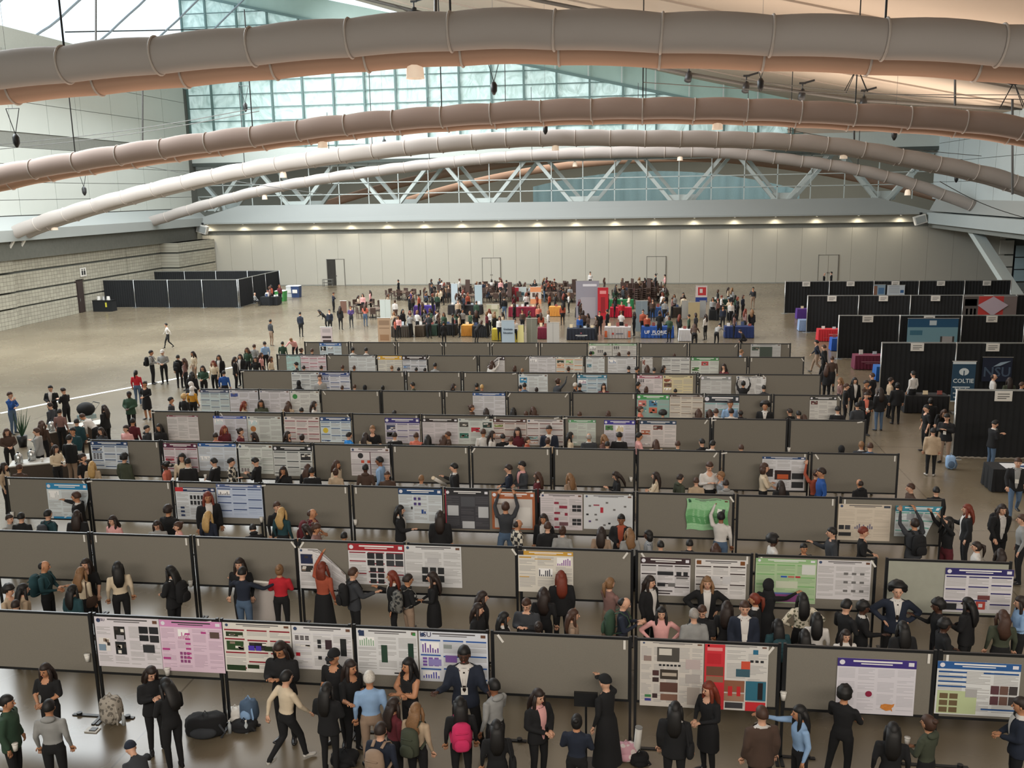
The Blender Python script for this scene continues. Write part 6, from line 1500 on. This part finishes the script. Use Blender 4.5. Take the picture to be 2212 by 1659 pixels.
Z2 = '''45 1108 166 B st shk sk pk
103 1102 168 B st shk st pk bpG
165 1103 170 B st lod ck pk
163 1063 174 L po shb uk pk
242 1115 163 F st wvd sp pk
363 1093 172 B st cud ck pk
338 1125 160 F ph lod hy pk
383 1128 160 FL st bub tp pk
448 1063 172 FR st lor jk pk
449 1105 166 B st loy sn pk
598 1085 174 FR st shb sk pk
608 1097 170 B st wvy st pk
674 1099 176 R cl bab tm pk bpm
660 1133 160 L ph lod sk pk
682 1131 160 R ph bub sq pk
546 1135 158 BL be shk hk pk
743 1150 150 B st shk sk pk
20 1112 166 R ge shd sy pk
864 1092 170 R ge wvk jk pk
950 1104 176 B st lod ck pk
1092 1084 178 B oh shb sG pj
1119 1122 170 BR st bad sP pk
1174 1111 165 F st lod jk pk
1183 1128 166 B st shb ck pk
1215 1137 160 B st bub ty pk
1299 1139 160 B st lod ta pk
1342 1112 174 F cl shk jk/R pk 2
1360 1142 160 B st wvl sy pk
1400 1146 158 L st bok sS pk 3
1427 1169 150 B st shk sG pk
1558 1106 176 B rl shk sw pj 2
1490 1166 152 B st shk sk pk
1546 1174 150 B st wvb sk pk
1672 1158 160 R st afk sw pk 3
1737 1175 152 F st shk sk pk 1
1797 1140 174 L ge shk cG pk
1866 1139 172 R cl shr sk pk
1976 1120 178 B oh shd cG pk bpk
2048 1117 170 L oh lok sk pm
2090 1090 172 L pa lor jk pk
2110 1171 160 L st pod sw pk
2162 1186 158 B st wvd sO pk
2166 1090 178 F wa wvd jk pk lan bpk
2209 1112 176 L st shb sy pk
2200 990 180 F wa shb jk/y pj lan
'''
Z3 = '''392 980 168 F st lok sc pk
405 990 172 B st shk uk pk
356 998 162 L st pfk sC pk 3
461 990 172 L cl shk uk pk cup
499 990 172 R ge shk sP pk
551 989 176 L ph shk sk pk
611 1008 164 F ch lod sk pk
664 1003 166 B st wvb sk pk
673 1010 160 B st shk jk pk
727 995 170 R st lob sc pk
725 1012 156 B st bub se pk
268 981 174 B st cuk cO pk
789 1003 172 B st shk ho pk 3
819 987 174 L st shk sl pk 2
836 1019 160 F st shb so pk
910 1027 154 B st shl sy pk
980 1001 176 L ge shk jk pk tube
1098 1004 172 L cl shd sn pk
1127 997 180 FL cl shk jG/p pk
1161 1020 160 L st lob jm pk
1230 1023 158 BL st wvl sa pk
1331 1019 162 L ph lod sk pk
1416 1020 162 L cr lod sc pk
1470 1025 160 BR st shd hO pk
1504 1032 154 B st shb se pk
1533 998 176 F ph shb sw pk
1557 1019 166 L st shl sS pk
1568 1037 158 B st shd hy pk
1652 1001 176 R cr bob sc pk
1687 1039 154 B st lod ck pk
1763 1015 168 B rl shb sR pk
1774 1011 172 L st shd sb pk
1857 1035 162 BL st bad hk pk
1967 1045 168 L st shb so pk
2023 1052 162 B st shk sk pk
8 1000 165 R st wvd se pk
41 1003 164 B st shb so pk
119 962 166 R cl lod sc pk cup
178 980 162 R st bud tk pk
198 997 160 B st loy se pk
149 940 176 B st shk uk pa
156 924 174 F st shk ct pk
'''
Z4 = '''484 920 172 FR st lor sm pk
465 935 164 B st shd sC pk
519 925 168 R st bud sm pk
547 934 162 L st lod sk pk
621 932 166 R st lod sk pk
652 938 160 B st bud sk pk
754 934 164 BR st shk sB pk
804 920 174 F st shl tk pk
789 935 160 B st wvd se pk
852 934 166 B st shd uk pk
899 935 164 B st shb sC pk
924 940 160 B st lok sk pk
957 941 158 B st wvb so pk
967 933 164 L st shb so pk
1044 927 172 B st shb sw pk
1063 931 168 R st lod sw pk
1086 938 160 B st shk sk pk
1103 944 158 B st shb sw pk
1118 924 172 F st lod sm pk
1139 944 158 R st bub sR pk
1186 920 176 F st shd un pk
1183 946 158 B st bub se pk
1232 934 168 R st lok sc pk
1272 936 172 B st bag uG pk
1304 939 164 BL st wvl sq pk
1312 954 154 B st shk sk pk
1338 934 172 B st shk uk pk
1381 935 172 R ge shk sp pk 1
1417 950 158 B st lob se pk
1464 953 158 B st shb st pk
1516 948 164 BL st shk sk pk
1540 952 162 BR st shk sw pk
1601 961 154 B st shb se pk
1818 963 156 B st hik sk pk
1861 954 164 B st shl uG pk
1880 957 164 B st shb sj pk
217 924 166 F st wvd sG pk
271 919 170 F st bud sp pk
286 904 174 B st shk sm pk
317 919 166 R st shk hG pk
343 916 168 F st lok ck pk
312 824 172 F cl bud dk sk 1
293 800 168 B st pok sr pj ws
278 846 176 F cl shk cg pk 3
224 875 172 L ge lod ck pk
180 894 172 L lp shb sw pk
108 833 178 F cl shk jk pk
136 838 176 L ph shd sk pk
107 870 172 L st shd sG pk
128 884 165 B st shk sq pk
89 909 172 B st wvb so pk
78 925 178 L ge shb jy pk
14 926 166 FR cl wvb so pk
21 847 180 R ch shb sb pj 0
165 905 168 B st shk ct pk
'''
Z5 = '''527 867 160 R st lor se pk
563 864 164 F st lod sO pk
622 867 162 B st wvb se pk
651 881 154 B st shk sk pk
678 867 162 R st lod sw pk
852 887 150 B st shk sk pk
1019 875 158 R st bub so pk
1050 882 154 B st lod sk pk
1109 881 154 B st lok sk pk
1151 879 158 BL st wvb so pk
1136 889 150 B st shb sk pk
1252 890 150 B st shb sk pk
1314 888 152 B st bob sk pk
1384 878 162 R st bub sC pk
1432 888 154 B st afk sk pk
1509 884 158 B st wvb so pk
1533 885 158 B st lob sk pk
1547 883 164 B st shb sw pk
1578 864 174 F st shd sl pk
1580 883 162 B st shk sw pk
1600 885 162 B st bak sk pk 3
1653 870 172 F st afk uk pk
1706 883 160 BL st shd sk pk
1725 888 156 B st shk sG pk
1737 896 152 B st wvb sk pk
1810 878 168 B st shk uk pk
369 858 170 R st shk sG pk
397 852 165 B st cuy sk pk
412 825 172 F ph hiw ck pk
414 835 158 B st hiw sY pk
414 803 172 B st lok ck pk
326 757 180 R cl shk sy pk bpk
350 756 182 F cl caw sy pk
384 767 172 B st shk hk pk bpk
397 774 166 L st wvb sq pk
416 759 168 FL st lod sc pa
437 790 168 F cl lod sg pk
460 779 166 F st wvr sc pk
472 767 168 F st lod jk pk
483 801 162 B st shk sb pk
507 771 168 R st lod jk pk
518 765 168 F st lod jk pk
'''
Z6 = '''690 809 174 F st shb sy pk
645 822 164 B st hik sk pk
739 833 154 B st shb so pk
766 831 158 B st shb sk pk
788 832 158 B st hik sk pk
827 833 156 B st buk sk pk
891 826 162 L st shk sO pk
980 829 156 R st lod sk pk
1030 828 158 B st shk sk pk
1041 831 156 B st shy sk pk
1124 832 156 B st shk sk pk
1133 827 162 B st shk sj pk
1159 837 150 B st bud sk pk
1206 817 168 BR ra bub sG pk
1243 827 162 R st shw sk pk
1252 828 162 B st shk sk pk
1304 828 164 F st lod sm pk
1379 825 166 R st shk sk pk
1396 835 154 B st bob sk pk
1459 840 150 B st shk sk pk
1606 822 172 B oh shk sk pk
1650 832 160 B st shk sG pk
533 751 172 F st wvb sg pk
551 771 165 F st wvd sk pk
549 744 170 B st shb sy pk
571 738 172 BL st shd sl pk
564 762 164 R st lob sp pk
'''
Z7 = '''639 782 168 L st shk sG pk
656 790 160 B st shk sk pk
694 790 160 B st shd sk pk
740 789 162 B st shb sk pk
765 790 160 B st shb sk pk
846 790 160 B st shl sk pk
861 794 156 B st shk sk pk
899 794 156 B st shk sk pk
918 795 155 B st shk sk pk
940 784 166 B st shk sy pk
1063 779 168 BR ra wvb sw pk
1112 790 160 B st bob sk pk
1128 796 154 B st shl sk pk
1228 792 158 B st bub sk pk
1358 791 160 B st shk sk pk
1376 792 160 R st shk sk pk
1398 789 162 B st wvb so pk
1413 794 158 B st shk sk pk
1434 790 160 R st lod sk pk
1564 786 166 FL st wvd sm pk
585 770 160 R st lob sc pk
'''
Z8 = '''651 752 166 BR st bub sk pk
674 753 164 B st shb sk pk
762 750 168 B st shk sw pk
791 751 168 B st shk sw pk
1276 759 160 B st shk sk pk
1307 761 158 B st shk sk pk
1337 761 158 B st bob sk pk
1358 759 160 B st shb so pk
1456 764 154 B st shb sk pk
1602 755 164 R st shl sl pk
'''
Z9 = '''584 690 176 BR st shk sG pa
648 674 176 B st shk sn pk
689 669 174 L be lok ck pk
720 631 172 R ph shb sn pk
734 661 176 B st lod ck pk
711 668 170 F st shk sn pk
757 660 168 F cl bub du xG
788 656 172 B cl wvb sC pj
799 627 168 L st lod sp pk
783 634 166 F st lod sp pk
774 638 168 R si lod sc pk
860 604 172 L ge shd sk pk
838 634 168 R st wvb se pk
853 648 168 B st bub sw xo
888 627 170 R st shb su pk
932 612 176 R st shk sG pk
920 630 172 R cl shk sB pb
957 618 168 L st lod so pk
969 614 172 F st lod so pk
946 625 168 F st lod sc pk
993 602 172 R st bub sw pk
911 652 172 L st lob so pk
926 676 176 B cl shd cG pk
886 676 168 B ge shb sy pk
860 681 160 F st lod sp pk
853 686 158 R st lod sC pk
948 676 168 R ge wvb so pk
958 694 160 B st shk sk pk
1029 650 168 B st shb sg pk
989 647 170 F st shd se pk
718 584 174 F si shk sk pk
1069 606 168 L si lod sk pk
1081 603 168 F st lod sp pk
1094 605 172 B st shk sk pk
1089 641 176 B st shk jk pj
1080 624 170 L st shk sk pk
1155 604 170 F cr lod sk pk
1176 610 176 R st shk sk pj
1197 609 160 F si lod so pk
1213 614 160 R si shb sk pk
1275 587 176 F st shk sw pk
1306 600 168 R st wvb so pk
1163 658 160 F st wvl sC pk
1228 632 166 L st wvl sw pk
1252 680 160 F st shb sb pk
1028 670 168 B ge wvb sk pk
1040 692 164 BR be lob sk pk
1112 688 160 F st shk sw pk
1416 592 180 L ge shk uk pk
1408 602 172 R st shk sk pk
1436 593 176 L ge shk sp pO
1439 622 172 B wa lod sO pk
1476 632 172 F st shk so pk
1410 645 168 F st lod so pk
1436 647 168 B st shk sy pk
1425 672 180 B cl buk ck pk
1398 678 160 F st shk sR pk
1488 679 168 L st shd sg pk
1524 678 172 BL st wvd sw pk
1562 660 168 F st lod sn pk
1540 642 168 F st lod sy pk
1627 620 180 F ge shk cG pa ws lan
1555 698 165 BR be shk sy pk
1600 712 150 L cu shk sk pk
1343 650 168 F st shd sr pk
1240 606 165 R si shb so pk
1118 612 160 L si lod so pk
1052 612 162 F si shb so pk
1365 612 162 F si lod so pk
1388 609 162 B si shb so pk
1781 589 178 R st bag uk pk
1796 587 182 L st shk uk pk
550 632 160 R si bag sy pk
577 625 160 F si shd sw pk
358 698 170 FL wa shk sw pk
629 730 166 F be shl sp pk
610 738 160 B st shk sg pk
1128 668 164 F st shd so pk
1110 655 166 L st lod sk pk
1255 655 160 R st wvd so pk
1215 655 164 B st wvd sR pk
1295 672 166 F st shk sk pk
1580 650 168 F st shk sw pk
1500 700 160 B be wvb so pk
'''
ZA = '''1764 735 174 L wa shk sn pa
1780 745 178 BL wa shb ck pk
1788 788 172 BR st lob ck pk
1815 816 162 L st wvl sq pk
1829 829 170 R st shb sk pk
1847 816 172 F st lok jk pk
1872 822 172 FR ch shd so pk
1884 806 174 BL st shb ck pk
1872 848 172 F cl shd jk/C pk cup
1902 838 174 B st lod jk pj
1925 816 172 R st shd se pk
1939 827 172 B st buk ck pk
1973 802 178 BL st shk sw pk
2011 860 168 B st buk ck pk
2002 875 176 L st shk tk pk
2016 925 164 B st shk ce pk ws
2046 894 178 FL ph shk ck pa lan
2040 884 165 F be wvb sk pk
2150 908 172 R ph shk jk pj
2148 808 178 R st bad sw pk
2181 816 170 B st lod sO pk
2209 826 168 R st shb sj pk
1852 870 165 B st shk cG pk
1798 770 170 B st shb so pk
1135 1 0 B'''
SPEC = []
def nearest_table(root):
    if root.x < -30: return 'by the left black enclosure' if root.y < 92 else 'near the open far door'
    if root.x < -17.4: return 'in the left group' if root.y < 76 else 'at the small tables left'
    if root.y > 86: return 'in the far seating area'
    b = min(TABLES, key=lambda t: (t[0] - root.x) ** 2 + (t[1] - root.y) ** 2)
    return 'near the ' + b[2].replace(' in the front exhibit row', '').replace(' in the middle exhibit row', '').replace(' at the right of front exhibit row', '').replace(' left of the front exhibit row', '').replace(' behind the back board row', '').replace(' at left of middle row', '')
for z, txt in ((0, Z0), (1, Z1), (2, Z2), (3, Z3), (4, Z4), (5, Z5), (6, Z6), (7, Z7), (8, Z8)):
    for ln in txt.strip().split('\n'):
        T_ = ln.split(' ')
        T_[4] = {'pa': 'ge', 'lp': 'be'}.get(T_[4], T_[4])
        q = onz(float(T_[0]), float(T_[1]), float(T_[2]) / 100)
        pl = rowplace(z); yr = (RY[z] if z else 0, RY[z + 1] if z < 9 else 60); sz = FOC / q.y
        if z >= 6: sz *= .3
        if z >= 2 and q.x > X0 + 3 * WB + .3: pl = 'in the right aisle'; yr = None; sz = FOC / q.y
        elif z >= 4 and q.x < X0 - 7 * WB - .4: pl = 'at the left end of %s row' % ROWN[z]; yr = None; sz = FOC / q.y
        elif z == 3 and q.x < X0 - 7 * WB - .4: pl = 'by the left coffee table'; yr = None
        elif z == 2 and q.x > 4.6 and float(T_[0]) > 1890 and float(T_[1]) > 1150: pl = 'near the pale rightmost board'; yr = None
        elif z == 1 and float(T_[0]) > 1890: yr = (15.21, 19.27)
        SPEC.append((sz, ' '.join(T_), pl, yr))
for ln in Z9.strip().split('\n'): SPEC.append((FOC / onz(float(ln.split()[0]), float(ln.split()[1]), 1.6).y * (.6 if ' si ' in ln else 1), ln, nearest_table, None))
for ln in ZA.strip().split('\n')[:-1]: SPEC.append((FOC / onz(float(ln.split()[0]), float(ln.split()[1]), 1.7).y, ln, lambda r: 'in the right aisle by the booths' if r.x < 12.2 else 'inside the black booths', None))
lim = sorted([s_[0] for s_ in SPEC], reverse=True)[299]
for sz, ln, pl, yr in SPEC: person(ln, pl, yr, sz < lim)
rg = random.Random(21)
for tx, ty, tl in TABLES:      # helpers and visitors at the exhibit tables, part of the distant crowd
    if tx > 10: continue
    for k in range(3):
        for _ in range(6):
            r_ = Vector((tx + rg.uniform(-1.1, 1.1), ty + rg.choice([-1, 1, 1]) * rg.uniform(.6, 1.0), 0))
            if clear_ok(r_, 1): break
        else: continue
        PPL.append((r_.x, r_.y)); B = get_body(rg.choice(['st', 'cl', 'ge', 'st']), True); MW = Matrix.Translation(r_) @ Matrix.Rotation(rg.uniform(0, 6.28), 4, 'Z') @ Matrix.Scale(rg.uniform(.9, 1.03), 4)
        tcol = cm(rg.choice('kkonGRwcmyqge')); CROWD.append((B.mesh, MW, [SKIN[rg.randint(0, 2)], tcol, tcol, tcol, cm('k'), cm('k'), SHOE, tcol, EYE, LIP])); CROWD.append((get_hair(rg.choice(['lo', 'wv', 'sh', 'bo'])), MW @ B.head, [MATS['hair_' + rg.choice('kdbblr')]]))
for p_ in RTAB:
    for k in range(3):
        a = rg.uniform(0, 6.28); r_ = Vector((p_.x + 1.15 * math.cos(a), p_.y + 1.15 * math.sin(a), 0)); B = get_body('si', True); MW = Matrix.Translation(r_) @ Matrix.Rotation(a + PI / 2, 4, 'Z')
        if not clear_ok(r_, 1): continue
        PPL.append((r_.x, r_.y)); tcol = cm(rg.choice('kkonGRwcmyq')); CROWD.append((B.mesh, MW, [SKIN[rg.randint(0, 2)], tcol, tcol, tcol, cm('k'), cm('k'), SHOE, tcol, EYE, LIP])); CROWD.append((get_hair(rg.choice(['lo', 'wv', 'sh', 'bo'])), MW @ B.head, [MATS['hair_' + rg.choice('kdbblr')]]))
build_crowd()
used = set()
for b, nm, cat, own in ITEMS:
    L_ = own['label'].replace('person with ', '')
    for c in ('%s held by person with %s' if cat in ('cup', 'paper', 'poster', 'tube') else '%s on person with %s',):
        lab = c % (nm, L_); w_ = lab.split()
    if len(w_) > 16: lab = '%s with %s' % (nm, L_)
    if len(lab.split()) > 16: lab = ' '.join(lab.replace(' in a ', ', ').split()[:16])
    tag(b, lab, cat)

# ================================================================ bags and things on the floor
def bag(lab, u, v, sx, sy, sz, mat, rz=0, pocket=None, name='backpack', cat='backpack'):
    p = onz(u, v); t = thing(name, lab, cat, (p.x, p.y, 0), rz)
    m = MB()
    def fn(d): return 1 + .07 * math.sin(7 * d.x + 3 * d.z) * math.sin(6 * d.y + 1)
    def fb(d): return fn(d) / max(abs(d.x) ** 4 + abs(d.y) ** 4 + abs(d.z) ** 4, 1e-6) ** .25 * .93
    m.ell((0, 0, sz * .5), (sx / 2, sy / 2, sz / 2 * 1.02), 18, 12, fn=fb); m.build('body', mat, t, True)
    m = MB(); m.ell((0, -sy * .45, sz * .38), (sx * .33, sy * .18, sz * .26), 12, 8); m.build('pocket', pocket or mat, t, True)
    m = MB(); m.tube([(-.05, 0, sz), (0, 0, sz + .07), (.05, 0, sz)], .012, 6); m.build('top_handle', pocket or mat, t)
    m = MB(); m.tube([(sx * .3, -sy * .3, sz * .85), (sx * .52, -sy * .5, sz * .4), (sx * .4, -sy * .4, .04)], [(.02, .006)] * 3, 6); m.build('strap', pocket or mat, t)
bag('pale grey patterned backpack leaning on the left front post', 243, 1562, .42, .3, .56, pattern_mat('marbled_bag', 'vor', '#a8a196', '#6f6a62', 14.))
bag('big black duffel bag on the floor by the second front post', 447, 1588, .75, .45, .42, cm('k'), .2, cm('G'), 'duffel_bag', 'bag')
bag('small black bag left of the duffel bag', 424, 1574, .4, .32, .25, cm('k'), .2, cm('G'), 'duffel_bag', 'bag')
bag('blue and pale backpack on the floor below the seal poster', 540, 1560, .34, .28, .48, cm('j'), -.2, cm('l'))
bag('white crumpled bag left of the blue backpack', 510, 1556, .34, .28, .26, WHITE, .3, None, 'tote_bag', 'bag')
bag('black flat bag under the blue backpack', 528, 1575, .5, .34, .16, cm('k'), .1, None, 'tote_bag', 'bag')
bag('pink and white bag beside the right front post', 1352, 1640, .42, .3, .30, pattern_mat('pink_bag', 'vor', '#c99aa6', '#d8ccc8', 9.), .1, None, 'tote_bag', 'bag')
bag('black bag right of the pink one on the floor', 1381, 1650, .34, .3, .2, cm('k'), .1, None, 'tote_bag', 'bag')
p = onz(1373, 1644); t = thing('poster_tube', 'white poster tube standing by the pink bag', 'tube', p)
m = MB(); m.tube([(0, 0, 0), (.05, .02, .62)], .06, 12); m.build('tube', WHITE, t, True); m = MB(); m.tube([(.05, .02, .62), (.052, .02, .64)], .064, 12); m.build('end_cap', cm('y'), t)
bag('light blue backpack held low in the right aisle', 2052, 1013, .34, .26, .5, cm('l'), 0, cm('j'))
bag('dark camera bag on the floor at the lower middle', 745, 1648, .5, .4, .2, cm('k'), 0, None, 'duffel_bag', 'bag')
p = onz(200, 1578); m = MB(); m.box(-.12, -.08, 0, .12, .08, .02); m.box(-.04, -.05, .02, .08, .06, .035, 1); o = m.build('phone_and_notebook', [WHITE, BLACK], None, loc=p); tag(o, 'white notebook with a phone on the floor at left', 'notebook')
for i, (u, v) in enumerate(((497, 1583), (533, 1583), (268, 1566))):
    p = onz(u, v); o = put('water_bottle', None, None, p); tag(o, ['clear bottle beside the black duffel bag', 'clear bottle under the blue backpack', 'clear bottle beside the pale backpack'][i], 'bottle')
    m = MB(); m.tube([(0, 0, 0), (0, 0, .16), (0, 0, .2), (0, 0, .23)], [.035, .035, .018, .016], 10); m.build('body', M('bottle_plastic', '#b4bcc0', .15, .05), o, True); m = MB(); m.tube([(0, 0, .23), (0, 0, .25)], .02, 8); m.build('cap', WHITE, o)
p = onz(1266, 1651); t = thing('music_stand', 'slim black stand the woman in a black cap leans on', 'stand', p)
m = MB(); m.tube([(0, 0, 0), (0, 0, 1.15)], .02, 8); m.build('pole', BLACK, t); m = MB(); m.box(-.2, -.03, 1.1, .2, .03, 1.35); m.build('desk', BLACK, t); m = MB(); m.box(-.25, -.2, 0, .25, .2, .02); m.build('base', BLACK, t)
